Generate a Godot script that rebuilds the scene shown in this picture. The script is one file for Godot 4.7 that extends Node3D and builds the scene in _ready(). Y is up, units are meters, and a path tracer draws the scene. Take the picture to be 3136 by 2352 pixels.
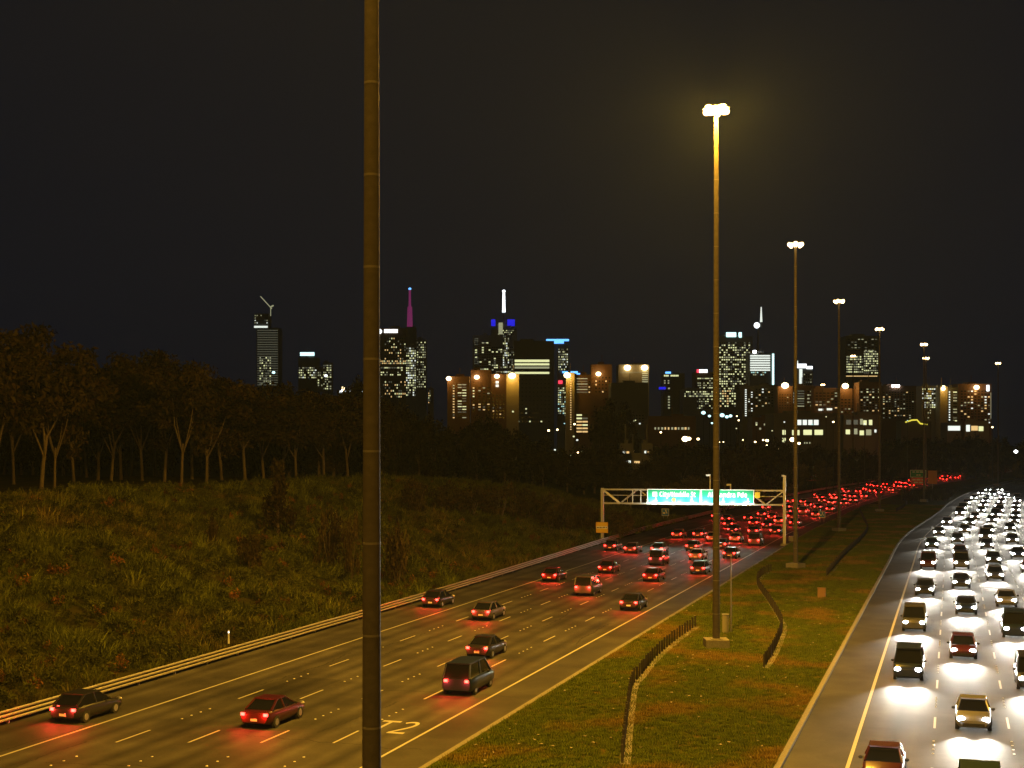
extends Node3D
# A freeway at night seen from an overpass. Metres, y up, the camera looks along -z; d is the distance ahead (z = -d).

var M := {}
var rng := RandomNumberGenerator.new()
var used := {}
var shapes := {}

# ---------------------------------------------------------------- naming and meshes
func numbered(called: String) -> String:
	var n: int = used.get(called, 0)
	used[called] = n + 1
	return called if n == 0 else "%s_%03d" % [called, n]

func tag(o: Node, label := "", category := "", group := "", kind := "") -> Node:
	if label: o.set_meta("label", label)
	if category: o.set_meta("category", category)
	if group: o.set_meta("group", group)
	if kind: o.set_meta("kind", kind)
	return o

func thing(called: String, label: String, category: String, at := Vector3.ZERO, turn := 0.0, group := "") -> Node3D:
	var o := Node3D.new()
	o.name = numbered(called)
	add_child(o)
	o.position = at
	o.rotation.y = turn
	tag(o, label, category, group)
	return o

func again(source: Node3D, label: String, at: Vector3, turn := 0.0, size := Vector3.ONE, group := "") -> Node3D:
	var base := String(source.name)
	var cut := base.rfind("_")
	if cut > 0 and base.substr(cut + 1).is_valid_int(): base = base.substr(0, cut)
	var o: Node3D = source.duplicate()
	o.name = numbered(base)
	add_child(o)
	o.position = at
	o.rotation.y = turn
	o.scale = size
	o.set_meta("label", label)
	if group: o.set_meta("group", group)
	return o

func start() -> SurfaceTool:
	var st := SurfaceTool.new()
	st.begin(Mesh.PRIMITIVE_TRIANGLES)
	return st

func obj(called: String, st: Variant, m: Material, parent: Node = null) -> MeshInstance3D:
	var o := MeshInstance3D.new()
	if st is SurfaceTool:
		st.generate_normals()
		o.mesh = st.commit()
	else:
		o.mesh = st
	o.name = called if parent else numbered(called)
	o.material_override = m
	(parent if parent else self).add_child(o, true)
	return o

func structure(called: String, st: Variant, m: Material) -> MeshInstance3D:
	var o := obj(called, st, m)
	o.set_meta("kind", "structure")
	return o

func tri(st: SurfaceTool, a: Vector3, b: Vector3, c: Vector3, smooth := -1) -> void:   # counter-clockwise seen from its front
	st.set_smooth_group(smooth)
	st.add_vertex(a); st.add_vertex(c); st.add_vertex(b)

func quad(st: SurfaceTool, a: Vector3, b: Vector3, c: Vector3, d: Vector3, smooth := -1) -> void:
	tri(st, a, b, c, smooth); tri(st, a, c, d, smooth)

func box(st: SurfaceTool, c: Vector3, s: Vector3, b := Basis()) -> void:
	var h := s / 2
	var p := []
	for i in 8:
		p.append(c + b * Vector3(h.x if i & 1 else -h.x, h.y if i & 2 else -h.y, h.z if i & 4 else -h.z))
	quad(st, p[4], p[5], p[7], p[6]); quad(st, p[1], p[0], p[2], p[3])
	quad(st, p[5], p[1], p[3], p[7]); quad(st, p[0], p[4], p[6], p[2])
	quad(st, p[6], p[7], p[3], p[2]); quad(st, p[0], p[1], p[5], p[4])

func tube(st: SurfaceTool, pts: Array, radii: Array, sides := 10, caps := true) -> void:
	var rings := []
	for i in pts.size():
		var dir: Vector3 = (pts[mini(i + 1, pts.size() - 1)] - pts[maxi(i - 1, 0)]).normalized()
		var side := dir.cross(Vector3(0.31, 0.05, 0.95)).normalized()
		var up := side.cross(dir)
		var ring := []
		for k in sides:
			var a := TAU * k / sides
			ring.append(pts[i] + (side * cos(a) + up * sin(a)) * radii[i])
		rings.append(ring)
	for i in pts.size() - 1:
		for k in sides:
			var n := (k + 1) % sides
			quad(st, rings[i][k], rings[i + 1][k], rings[i + 1][n], rings[i][n], 1)
	if caps:
		for k in sides:
			var n := (k + 1) % sides
			tri(st, pts[0], rings[0][k], rings[0][n])
			tri(st, pts[-1], rings[-1][n], rings[-1][k])

func bar(st: SurfaceTool, a: Vector3, b: Vector3, w: float) -> void:   # a square section bar
	var y := (b - a).normalized()
	var x := y.cross(Vector3(0.13, 0.27, 0.95)).normalized()
	box(st, (a + b) / 2, Vector3(w, a.distance_to(b), w), Basis(x, y, x.cross(y)))

func ellipsoid(st: SurfaceTool, c: Vector3, r: Vector3, rows := 6, cols := 10) -> void:
	var p := func(i: int, k: int) -> Vector3:
		var a := PI * i / rows - PI / 2
		return c + Vector3(cos(a) * cos(TAU * k / cols) * r.x, sin(a) * r.y, cos(a) * sin(TAU * k / cols) * r.z)
	for i in rows:
		for k in cols:
			quad(st, p.call(i, k), p.call(i + 1, k), p.call(i + 1, k + 1), p.call(i, k + 1), 1)

func loft(st: SurfaceTool, rings: Array, smooth := 1) -> void:
	var n: int = rings[0].size()
	for i in rings.size() - 1:
		for k in n:
			var j := (k + 1) % n
			quad(st, rings[i][k], rings[i][j], rings[i + 1][j], rings[i + 1][k], smooth)
	for k in range(1, n - 1):
		tri(st, rings[0][0], rings[0][k + 1], rings[0][k])
		tri(st, rings[-1][0], rings[-1][k], rings[-1][k + 1])

# ---------------------------------------------------------------- materials
func col(r: float, g: float, b: float) -> Color:   # from linear, real-world values
	return Color(r, g, b).linear_to_srgb()

func mat(r: float, g: float, b: float, rough := 0.8, metal := 0.0) -> StandardMaterial3D:
	var m := StandardMaterial3D.new()
	m.albedo_color = col(r, g, b)
	m.roughness = rough
	m.metallic = metal
	return m

func glow(r: float, g: float, b: float, energy: float) -> StandardMaterial3D:
	var m := StandardMaterial3D.new()
	m.albedo_color = col(r * 0.5, g * 0.5, b * 0.5)
	m.emission_enabled = true
	m.emission = col(r, g, b)
	m.emission_energy_multiplier = energy
	return m

func noise(frequency: float, ramp: Array, octaves := 4, seed_ := 1, size := 512) -> NoiseTexture2D:
	var n := FastNoiseLite.new()
	n.seed = seed_
	n.noise_type = FastNoiseLite.TYPE_SIMPLEX_SMOOTH
	n.frequency = frequency
	n.fractal_octaves = octaves
	var g := Gradient.new()
	g.offsets = PackedFloat32Array(range(ramp.size()).map(func(i): return float(i) / (ramp.size() - 1)))
	g.colors = PackedColorArray(ramp)
	var t := NoiseTexture2D.new()
	t.width = size; t.height = size
	t.seamless = true
	t.noise = n
	t.color_ramp = g
	return t

func textured(tex: Texture2D, scale_: float, detail: Texture2D, detail_scale: float, rough := 0.9) -> StandardMaterial3D:
	var m := StandardMaterial3D.new()
	m.albedo_texture = tex
	m.uv1_triplanar = true
	m.uv1_world_triplanar = true
	m.uv1_scale = Vector3.ONE * scale_
	m.roughness = rough
	if detail:
		m.detail_enabled = true
		m.detail_albedo = detail
		m.detail_blend_mode = BaseMaterial3D.BLEND_MODE_MUL
		m.detail_uv_layer = BaseMaterial3D.DETAIL_UV_2
		m.uv2_triplanar = true
		m.uv2_world_triplanar = true
		m.uv2_scale = Vector3.ONE * detail_scale
	return m

func worn_asphalt(width: float, lanes: Array, lane: float, seed_: int) -> StandardMaterial3D:   # one 64 m length of carriageway: polished wheel tracks, oil drip lines, patches, joints and sealed cracks
	var r := RandomNumberGenerator.new()
	r.seed = seed_
	var nw := 384
	var nh := 1024
	var n := FastNoiseLite.new()
	n.seed = seed_; n.frequency = 0.01; n.fractal_octaves = 4
	var cell := PackedFloat32Array()
	cell.resize(nw * nh)
	var across := PackedFloat32Array()
	for x in nw:
		var t := (x + 0.5) / nw * width
		var v := 0.92
		for c in lanes:
			var o := absf(t - c)
			if o < lane / 2:
				v = 1.0 + 0.32 * exp(-pow((o - 0.8) / 0.3, 2)) - 0.3 * exp(-pow(o / 0.28, 2))
		across.append(v)
	for y in nh:
		var a := TAU * y / nh
		for x in nw:
			cell[y * nw + x] = across[x] * (1.0 + 0.55 * n.get_noise_3d(x * 1.4, cos(a) * 130.0, sin(a) * 130.0) + r.randf_range(-0.1, 0.1))
	for k in 11:   # resurfaced patches
		var c: float = lanes[r.randi() % lanes.size()]
		var x0 := int((c - lane / 2 + 0.1) / width * nw)
		var x1 := int((c + lane * r.randf_range(-0.05, 0.45)) / width * nw)
		var y0 := r.randi() % (nh - 200)
		var shade := r.randf_range(0.68, 1.25)
		for y in range(y0, y0 + r.randi_range(30, 190)):
			for x in range(maxi(x0, 0), mini(x1, nw)): cell[y * nw + x] *= shade
	for k in 16:   # sealed cracks
		var x := float(r.randi() % nw)
		var y := r.randi() % nh
		var along := r.randf() < 0.5
		for i in r.randi_range(60, 220):
			if along:
				y += 1; x += r.randf_range(-0.8, 0.8)
			else:
				x += 1.0; y += r.randi_range(-1, 1)
			var q := clampi(int(x), 0, nw - 1)
			cell[posmod(y, nh) * nw + q] *= 0.32
	var im := Image.create(nw, nh, false, Image.FORMAT_RGB8)
	for y in nh:
		for x in nw:
			var v := clampf(cell[y * nw + x], 0.3, 1.9)
			im.set_pixel(x, y, Color(0.072 * v, 0.067 * v, 0.061 * v).linear_to_srgb())
	var m := StandardMaterial3D.new()
	m.albedo_texture = ImageTexture.create_from_image(im)
	m.roughness = 0.7
	m.metallic_specular = 0.35
	m.detail_enabled = true
	m.detail_albedo = noise(0.01, [Color(0.72, 0.72, 0.72), Color(1, 1, 1), Color(0.8, 0.8, 0.8)], 5, seed_ + 3)
	m.detail_blend_mode = BaseMaterial3D.BLEND_MODE_MUL
	m.detail_uv_layer = BaseMaterial3D.DETAIL_UV_2
	m.uv2_triplanar = true
	m.uv2_world_triplanar = true
	m.uv2_scale = Vector3.ONE * 0.021
	return m

func make_materials() -> void:
	var grain := noise(0.12, [Color(0.62, 0.62, 0.62), Color(1, 1, 1), Color(0.7, 0.7, 0.7)], 3, 7)
	M.asphalt_left = worn_asphalt(27.35, [3.5, 8.85, 12.35, 15.85, 19.35, 22.85], 3.5, 5)
	M.asphalt_right = worn_asphalt(25.9, [4.8, 8.55, 12.3, 16.0, 19.75], 3.75, 8)
	M.lawn = textured(noise(0.02, [col(0.06, 0.09, 0.006), col(0.085, 0.11, 0.008), col(0.10, 0.105, 0.010), col(0.17, 0.115, 0.022), col(0.07, 0.095, 0.008)], 5, 11, 1024), 0.03, noise(0.2, [Color(0.35, 0.35, 0.35), Color(1, 1, 1), Color(0.45, 0.45, 0.45)], 3, 17), 0.5, 1.0)
	M.earth = textured(noise(0.02, [col(0.03, 0.03, 0.006), col(0.05, 0.046, 0.010), col(0.07, 0.052, 0.018)], 5, 12, 512), 0.03, grain, 0.2, 1.0)
	M.lawn.metallic_specular = 0.05; M.earth.metallic_specular = 0.05
	M.concrete = textured(noise(0.03, [col(0.24, 0.22, 0.19), col(0.34, 0.32, 0.28)], 4, 5), 0.3, grain, 1.1, 0.9)
	M.pole = textured(noise(0.02, [col(0.10, 0.085, 0.072), col(0.145, 0.125, 0.105)], 4, 21), 0.25, grain, 1.3, 0.75)
	M.pole.metallic_specular = 0.25
	M.band = mat(0.17, 0.15, 0.125, 0.75)
	M.galvanised = mat(0.38, 0.38, 0.36, 0.45, 0.5)
	M.rail = textured(noise(0.03, [col(0.36, 0.35, 0.31), col(0.58, 0.56, 0.5)], 4, 31), 0.3, grain, 1.0, 0.5)
	M.rail.metallic = 0.3
	M.rail_gap = mat(0.03, 0.03, 0.03, 0.9)
	M.paint = textured(noise(0.06, [col(0.42, 0.41, 0.38), col(0.7, 0.68, 0.64)], 4, 9), 0.8, null, 1.0, 0.6)
	M.stud = mat(0.8, 0.8, 0.76, 0.3)
	M.timber = mat(0.035, 0.028, 0.022, 0.9)
	M.dark = mat(0.03, 0.03, 0.03, 0.7)
	M.trunk = textured(noise(0.03, [col(0.04, 0.03, 0.022), col(0.12, 0.09, 0.06), col(0.06, 0.045, 0.032)], 4, 41), 0.4, null, 1.0, 0.95)
	M.leaf = mat(1, 1, 1, 0.75); M.leaf.vertex_color_use_as_albedo = true; M.leaf.metallic_specular = 0.15
	M.leaf.backlight_enabled = true; M.leaf.backlight = Color(0.25, 0.28, 0.1)
	M.sodium = glow(1.0, 0.66, 0.26, 14.0)
	M.white_lamp = glow(0.95, 1.0, 1.0, 12.0)
	M.warm_lamp = glow(1.0, 0.74, 0.36, 8.0)
	M.headlight = glow(1.0, 0.97, 0.92, 40.0)
	M.tail = glow(1.0, 0.06, 0.045, 6.0)
	M.amber = glow(1.0, 0.62, 0.12, 6.0)
	M.glass = mat(0.01, 0.011, 0.013, 0.08)
	M.tyre = mat(0.02, 0.02, 0.02, 0.9)
	M.rim = mat(0.4, 0.4, 0.42, 0.35, 0.7)
	M.green = mat(0.0, 0.3, 0.14, 0.5)
	M.red = mat(0.75, 0.12, 0.1, 0.5)
	M.blue = mat(0.05, 0.2, 0.75, 0.5)
	M.yellow = mat(0.75, 0.46, 0.02, 0.5)
	M.orange = mat(0.65, 0.24, 0.03, 0.5)
	M.white = mat(0.8, 0.8, 0.78, 0.5)
	M.black = mat(0.015, 0.015, 0.015, 0.6)
	M.cabinet = mat(0.3, 0.28, 0.24, 0.6)
	M.board = mat(0.2, 0.11, 0.06, 0.8)
	# towers
	M.wall_dark = mat(0.10, 0.10, 0.09, 0.7)
	M.wall_grey = mat(0.22, 0.22, 0.2, 0.8)
	M.wall_brown = mat(0.17, 0.09, 0.055, 0.85)
	M.wall_beige = mat(0.36, 0.32, 0.22, 0.85)
	M.pane_dark = mat(0.02, 0.022, 0.025, 0.15)
	M.pane_yellow = glow(0.82, 0.84, 0.42, 1.12)
	M.pane_soft = glow(0.75, 0.76, 0.45, 0.45)
	M.pane_dim = glow(0.6, 0.62, 0.45, 0.15)
	M.pane_warm = glow(1.0, 0.66, 0.26, 0.90)
	M.pane_white = glow(0.92, 1.0, 0.9, 1.1)
	M.pane_cyan = glow(0.55, 0.95, 0.9, 0.9)
	M.sign_white = glow(0.9, 0.97, 1.0, 2.5)
	M.sign_cyan = glow(0.6, 1.0, 1.0, 2.0)
	M.sign_blue = glow(0.06, 0.16, 1.0, 1.6)
	M.sign_deep = glow(0.02, 0.02, 1.0, 0.8)
	M.sign_sky = glow(0.12, 0.4, 1.0, 2.4)
	M.sign_red = glow(1.0, 0.05, 0.1, 1.6)
	M.sign_pink = glow(0.55, 0.06, 0.3, 0.28)
	M.sign_yellow = glow(0.95, 0.8, 0.08, 1.0)
	M.paints = [mat(0.2, 0.2, 0.205, 0.35, 0.3), mat(0.02, 0.02, 0.022, 0.3), mat(0.05, 0.05, 0.055, 0.3), mat(0.06, 0.01, 0.01, 0.3), mat(0.012, 0.02, 0.05, 0.3), mat(0.08, 0.08, 0.085, 0.35, 0.3), mat(0.015, 0.035, 0.022, 0.3)]
	M.paint_words = ["silver", "black", "charcoal", "maroon", "navy", "grey", "dark green"]

# ---------------------------------------------------------------- the line of the road
const ROAD_D := [-120.0, -60.0, 0.0, 60.0, 120.0, 180.0, 240.0, 300.0, 366.0, 441.0, 520.0, 600.0, 800.0, 1000.0, 1300.0, 1700.0]
const ROAD_X := [-65.4, -46.4, -27.4, -8.4, 10.6, 29.6, 48.6, 69.3, 93.0, 122.8, 157.0, 195.0, 290.0, 395.0, 565.0, 800.0]

func road_x(s: float) -> float:
	var i := 1
	while i < ROAD_D.size() - 3 and ROAD_D[i + 1] < s: i += 1
	var f: float = (s - ROAD_D[i]) / (ROAD_D[i + 1] - ROAD_D[i])
	var w: float = ROAD_D[i + 1] - ROAD_D[i]
	var m0: float = (ROAD_X[i + 1] - ROAD_X[i - 1]) / (ROAD_D[i + 1] - ROAD_D[i - 1]) * w
	var m1: float = (ROAD_X[i + 2] - ROAD_X[i]) / (ROAD_D[i + 2] - ROAD_D[i]) * w
	var f2 := f * f
	var f3 := f2 * f
	return ROAD_X[i] * (2 * f3 - 3 * f2 + 1) + m0 * (f3 - 2 * f2 + f) + ROAD_X[i + 1] * (3 * f2 - 2 * f3) + m1 * (f3 - f2)

func heading(s: float) -> float:   # how far the road turns right of straight ahead
	return atan((road_x(s + 1.0) - road_x(s - 1.0)) / 2.0)

func on(t: float, s: float, y := 0.0) -> Vector3:   # t metres right of the white line along the median
	var a := heading(s)
	return Vector3(road_x(s) + t * cos(a), y, -(s - t * sin(a)))

func median_width(s: float) -> float:
	return 21.5 + 3.0 * smoothstep(200.0, 330.0, s)

var hills := FastNoiseLite.new()
func bank(t: float, s: float) -> float:   # height of the land left of the road
	var u := -t - 24.5
	if u <= 0.0: return 0.0
	var fall := 1.0 - 0.55 * smoothstep(185.0, 320.0, s) - 0.2 * smoothstep(320.0, 700.0, s)
	var h := 9.8 * (0.45 * smoothstep(0.0, 37.0, u) + 0.55 * clampf(u / 37.0, 0.0, 1.0)) * fall
	return h + hills.get_noise_2d(t * 4.0, s * 4.0) * 0.5 * clampf(u / 8.0, 0.0, 1.0)

func ribbon(st: SurfaceTool, t0: Variant, t1: Variant, y: float, s0: float, s1: float, step := 6.0, mapped := false) -> void:
	var s := s0
	while s < s1 - 0.01:
		var e := minf(s + step, s1)
		var a0: float = t0 if t0 is float else t0.call(s)
		var a1: float = t0 if t0 is float else t0.call(e)
		var b0: float = t1 if t1 is float else t1.call(s)
		var b1: float = t1 if t1 is float else t1.call(e)
		if mapped:
			var uv := [Vector2(0, s / 64.0), Vector2(1, s / 64.0), Vector2(1, e / 64.0), Vector2(0, e / 64.0)]
			var p := [on(a0, s, y), on(b0, s, y), on(b1, e, y), on(a1, e, y)]
			for k in [0, 2, 1, 0, 3, 2]:
				st.set_uv(uv[k]); st.add_vertex(p[k])
		else:
			quad(st, on(a0, s, y), on(b0, s, y), on(b1, e, y), on(a1, e, y))
		s = e

# ---------------------------------------------------------------- roads, verges, markings
func build_ground() -> void:
	var st := start()
	box(st, Vector3(0, -3.0, -5000), Vector3(16000, 4.0, 16000))
	structure("ground", st, M.earth)
	# the rising land left of the road
	var ts := [-24.0]
	while ts[-1] > -110.0: ts.append(ts[-1] - 2.5)
	for t in [-130.0, -160.0, -200.0, -260.0, -340.0, -440.0, -600.0]: ts.append(t)
	st = start()
	var s := -40.0
	while s < 1000.0:
		var e := s + (5.0 if s < 300.0 else 20.0)
		for i in ts.size() - 1:
			var a := on(ts[i + 1], s, bank(ts[i + 1], s)); var b := on(ts[i], s, bank(ts[i], s))
			var c := on(ts[i], e, bank(ts[i], e)); var d := on(ts[i + 1], e, bank(ts[i + 1], e))
			quad(st, a, b, c, d, 1)
		s = e
	structure("embankment", st, M.earth)
	# carriageways
	st = start()
	ribbon(st, -24.6, 2.75, 0.0, -40.0, 1290.0, 6.0, true)
	var left := structure("road", st, M.asphalt_left)
	st = start()
	ribbon(st, func(q): return median_width(q) - 2.9, func(q): return median_width(q) + 23.0, 0.0, -40.0, 1290.0, 6.0, true)
	var right := structure("road", st, M.asphalt_right)
	# grass strip with its kerbs
	st = start()
	ribbon(st, 3.05, func(q): return median_width(q) - 3.2, 0.12, -40.0, 1290.0)
	structure("median_grass", st, M.lawn)
	for side in 2:
		st = start()
		var k0 = (func(q): return 2.75) if side == 0 else (func(q): return median_width(q) - 3.2)
		var k1 = (func(q): return 3.05) if side == 0 else (func(q): return median_width(q) - 2.9)
		ribbon(st, k0, k1, 0.135, -40.0, 1290.0)
		var q := -40.0
		while q < 1290.0:
			quad(st, on(k0.call(q), q, -0.1), on(k0.call(q), q, 0.135), on(k0.call(q + 6), q + 6, 0.135), on(k0.call(q + 6), q + 6, -0.1))
			quad(st, on(k1.call(q), q, -0.1), on(k1.call(q), q, 0.135), on(k1.call(q + 6), q + 6, 0.135), on(k1.call(q + 6), q + 6, -0.1))
			q += 6.0
		structure("kerb", st, M.concrete)
	st = start()
	ribbon(st, func(q): return median_width(q) + 22.9, func(q): return median_width(q) + 260.0, 0.05, -40.0, 1290.0)
	structure("verge", st, M.lawn)
	# painted lines
	for t in [-17.5, 0.0]:
		st = start(); ribbon(st, t - 0.075, t + 0.075, 0.005, -40.0, 900.0)
		obj("edge_line", st, M.paint, left)
	st = start(); ribbon(st, func(q): return median_width(q) - 0.09, func(q): return median_width(q) + 0.09, 0.005, -40.0, 900.0)
	obj("edge_line", st, M.paint, right)
	st = start(); ribbon(st, func(q): return median_width(q) + 18.5, func(q): return median_width(q) + 18.65, 0.005, -40.0, 900.0)
	obj("edge_line", st, M.paint, right)
	var dash := func(parent: Node, f: Callable, first: float) -> void:
		var far := start()
		var studs := start()
		var at := first - 12.0 * 6
		while at < 620.0:
			if at < 262.0 and at > 20.0:
				var one := start(); ribbon(one, func(q): return f.call(q) - 0.06, func(q): return f.call(q) + 0.06, 0.005, at, at + 3.0, 3.0)
				obj("lane_dash", one, M.paint, parent)
				for k in 4:
					var p := on(f.call(at), at + 6.0 + k * 0.95, 0.0)
					ellipsoid(studs, p, Vector3(0.075, 0.03, 0.075), 3, 6)
			else:
				ribbon(far, func(q): return f.call(q) - 0.06, func(q): return f.call(q) + 0.06, 0.005, at, at + 3.0, 3.0)
			at += 12.0
		obj("far_lane_dashes", far, M.paint, parent).set_meta("kind", "stuff")
		obj("road_studs", studs, M.stud, parent).set_meta("kind", "stuff")
	for k in 4:
		var t := -14.0 + 3.5 * k
		dash.call(left, func(_q): return t, 65.7 + k)
	for k in 4:
		var t := 3.75 * (k + 1)
		dash.call(right, func(q): return median_width(q) + t, 69.0 + k)
	# the lane number painted on the asphalt
	var font := SystemFont.new()
	font.font_names = ["Droid Sans"]
	for pair in [["T", -2.75], ["2", -1.45]]:
		var tm := TextMesh.new()
		tm.text = pair[0]; tm.font = font; tm.font_size = 120; tm.pixel_size = 0.0175; tm.depth = 0.004
		var o := obj("painted_" + ("letter" if pair[0] == "T" else "number"), tm, M.paint, left)
		var p := on(pair[1], 73.0, 0.006)
		var a := heading(73.0)
		o.transform = Transform3D(Basis(Vector3(cos(a), 0, sin(a)), Vector3(sin(a), 0, -cos(a)) * 2.0, Vector3.UP), p)

func build_rails() -> void:
	var g := thing("guard_rail", "long steel guard rail with bright corrugations at the foot of the grassy embankment", "guard rail")
	var off := func(s: float) -> float: return -22.1 - 2.4 * smoothstep(110.0, 240.0, s)
	for y in [0.27, 0.5, 0.73]:
		var st := start()
		var s := -10.0
		while s < 560.0:
			var e := s + 6.0
			var r0 := []
			var r1 := []
			for k in 7:
				var a := PI * k / 6 - PI / 2
				r0.append(on(off.call(s) + 0.06 * cos(a), s, y + 0.075 * sin(a)))
				r1.append(on(off.call(e) + 0.06 * cos(a), e, y + 0.075 * sin(a)))
			for k in 6:
				quad(st, r0[k], r1[k], r1[k + 1], r0[k + 1], 1)
			s = e
		obj("rail_corrugation", st, M.rail, g)
	var web := start()
	ribbon(web, func(q): return off.call(q) - 0.06, func(q): return off.call(q) - 0.02, 0.76, -10.0, 560.0)
	var q := -10.0
	while q < 560.0:
		quad(web, on(off.call(q) - 0.02, q, 0.22), on(off.call(q + 6) - 0.02, q + 6, 0.22), on(off.call(q + 6) - 0.02, q + 6, 0.76), on(off.call(q) - 0.02, q, 0.76))
		q += 6.0
	obj("rail_web", web, M.rail_gap, g)
	var post := BoxMesh.new(); post.size = Vector3(0.14, 0.75, 0.16)
	var s := 56.0
	while s < 330.0:
		var o := obj("rail_post", post, M.galvanised, g)
		o.position = on(off.call(s) - 0.2, s, 0.36)
		s += 4.0
	# low dark post rows winding over the grass strip
	var rows := [
		["winding row of short dark posts on the grass strip, nearest to the bridge", [Vector2(5.1, 64.4), Vector2(6.3, 75.9), Vector2(7.35, 85.0), Vector2(8.3, 89.3), Vector2(9.85, 96.0), Vector2(12.2, 104.5), Vector2(15.15, 113.8)]],
		["hooked row of short dark posts behind the footing of the tallest lit mast", [Vector2(16.7, 92.2), Vector2(18.7, 99.3), Vector2(21.4, 110.3), Vector2(22.5, 116.6), Vector2(24.0, 129.4), Vector2(26.0, 147.1), Vector2(28.2, 156.8), Vector2(30.5, 163.0)]],
		["long bent row of short dark posts between the second and third lit masts", [Vector2(35.4, 156.3), Vector2(44.6, 186.0), Vector2(54.1, 215.3), Vector2(61.9, 241.9), Vector2(69.8, 276.1), Vector2(76.1, 304.0)]],
		["short bent row of dark posts in front of the square dark hedge", [Vector2(84.1, 304.0), Vector2(94.3, 333.3), Vector2(113.9, 401.8)]]]
	var ends := BoxMesh.new(); ends.size = Vector3(0.11, 0.92, 0.11)
	for row in rows:
		var c := Curve3D.new()
		c.bake_interval = 0.4
		for i in row[1].size():
			var p: Vector2 = row[1][i]
			var a: Vector2 = row[1][maxi(i - 1, 0)]
			var b: Vector2 = row[1][mini(i + 1, row[1].size() - 1)]
			var h := (b - a) / 6.0
			c.add_point(Vector3(p.x, 0.12, -p.y), Vector3(-h.x, 0, h.y), Vector3(h.x, 0, -h.y))
		var f := thing("post_row", row[0], "post row", Vector3.ZERO, 0.0, "winding rows of short posts on the grass strip")
		var length := c.get_baked_length()
		var strip := start()
		var u := 0.0
		while u < length - 0.6:
			var p := c.sample_baked(u); var n := c.sample_baked(minf(u + 1.0, length))
			var side := (n - p).cross(Vector3.UP).normalized()
			quad(strip, p - side * 0.12 + Vector3.UP * 0.05, p + side * 0.4 + Vector3.UP * 0.05, n + side * 0.4 + Vector3.UP * 0.05, n - side * 0.12 + Vector3.UP * 0.05)
			u += 1.0
		obj("mowing_strip", strip, M.concrete, f)
		u = 0.3
		var k := 0
		while u < length and k < 290:
			var o := obj("post", ends, M.timber, f)
			o.position = c.sample_baked(u) + Vector3(0, 0.46 + 0.05 * sin(k * 2.3), 0)
			o.rotation.y = k * 0.7
			u += 1.1; k += 1

# ---------------------------------------------------------------- lamp masts
func make_mast(label: String, at: Vector3, height: float, power: float) -> Node3D:
	var t := thing("street_lamp", label, "street lamp", at, 0.0, "tall lamp masts along the freeway")
	var st := start()
	tube(st, [Vector3(0, 0.6, 0), Vector3(0, height * 0.5, 0), Vector3(0, height - 0.3, 0)], [0.27, 0.215, 0.15], 18)
	obj("pole", st, M.pole, t)
	var y := 2.45
	while y < height - 1.0:
		var band := start()
		var r := 0.27 - 0.12 * y / height + 0.008
		tube(band, [Vector3(0, y - 0.03, 0), Vector3(0, y + 0.03, 0)], [r, r], 18)
		obj("joint_band", band, M.band, t)
		y += 2.45
	st = start(); box(st, Vector3(0, 0.3, 0), Vector3(1.7, 0.62, 1.7)); box(st, Vector3(0, 0.63, 0), Vector3(0.9, 0.05, 0.9))
	obj("footing", st, M.concrete, t)
	st = start()
	for k in 8:
		var a := TAU / 8 * (k + 0.3)
		bar(st, Vector3(0, height - 0.35, 0), Vector3(cos(a) * 0.55, height, sin(a) * 0.55), 0.09)
	obj("bracket", st, M.galvanised, t)
	for k in 8:
		var a := TAU / 8 * (k + 0.3)
		var c := Vector3(cos(a) * 0.72, height + 0.12 * (k % 2), sin(a) * 0.72)
		st = start(); tube(st, [c + Vector3(0, 0.25, 0), c + Vector3(0, 0.36, 0)], [0.26, 0.1], 12)
		var head := obj("lamp_head", st, M.galvanised, t)
		st = start(); ellipsoid(st, c, Vector3(0.245, 0.24, 0.245), 8, 12)
		obj("lamp_bulb", st, M.sodium, head)
		var l := OmniLight3D.new()
		l.name = "lamp_light"
		l.position = c + Vector3(0, 0.04, 0)
		l.light_color = SODIUM
		l.light_energy = power / 8.0
		l.light_size = 0.2
		l.omni_range = 260.0
		l.omni_attenuation = 2.0
		l.shadow_enabled = true
		t.add_child(l, true)
	return t

func build_masts() -> void:
	make_mast("thick brown lamp mast in the left foreground, its top out of view", Vector3(-3.74, 0.12, -37.0), 39.3, LAMP)
	make_mast("lamp mast standing behind the viewer, out of the picture", Vector3(-33.5, 0.12, 62.0), 39.3, LAMP)
	var first := make_mast("tallest lit lamp mast, standing on a concrete block in the grass", Vector3(15.0, 0.12, -102.0), 39.3, LAMP)
	for m in [["second tallest lit mast, behind the hooked row of posts", 34.1, 167.0, 38.8], ["third lit mast, greenish at its foot, beside the small blue sign", 55.8, 237.0, 39.2], ["fourth lit mast, beside the upper end of the long post row", 81.0, 306.0, 40.2],
			["fifth lit mast, rising behind the square dark hedge", 106.8, 360.0, 40.7], ["sixth lit mast, close beside the fifth and a little lower", 124.6, 418.0, 40.7], ["lit mast standing alone far to the right by the bend", 175.0, 500.0, 44.0]]:
		again(first, m[0], Vector3(m[1], 0.12, -m[2]), 0.4 * m[2], Vector3(1, m[3] / 39.3, 1))
	again(first, "thin lit mast left of the road, in front of the wide many-windowed tower", Vector3(127.7, 4.0, -520.0), 0.3, Vector3(1, 44.0 / 39.3, 1))
	again(first, "lowest lit mast, orange, in front of the brown housing range", Vector3(141.0, 1.0, -630.0), 0.3, Vector3(1, 41.0 / 39.3, 1))

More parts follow.
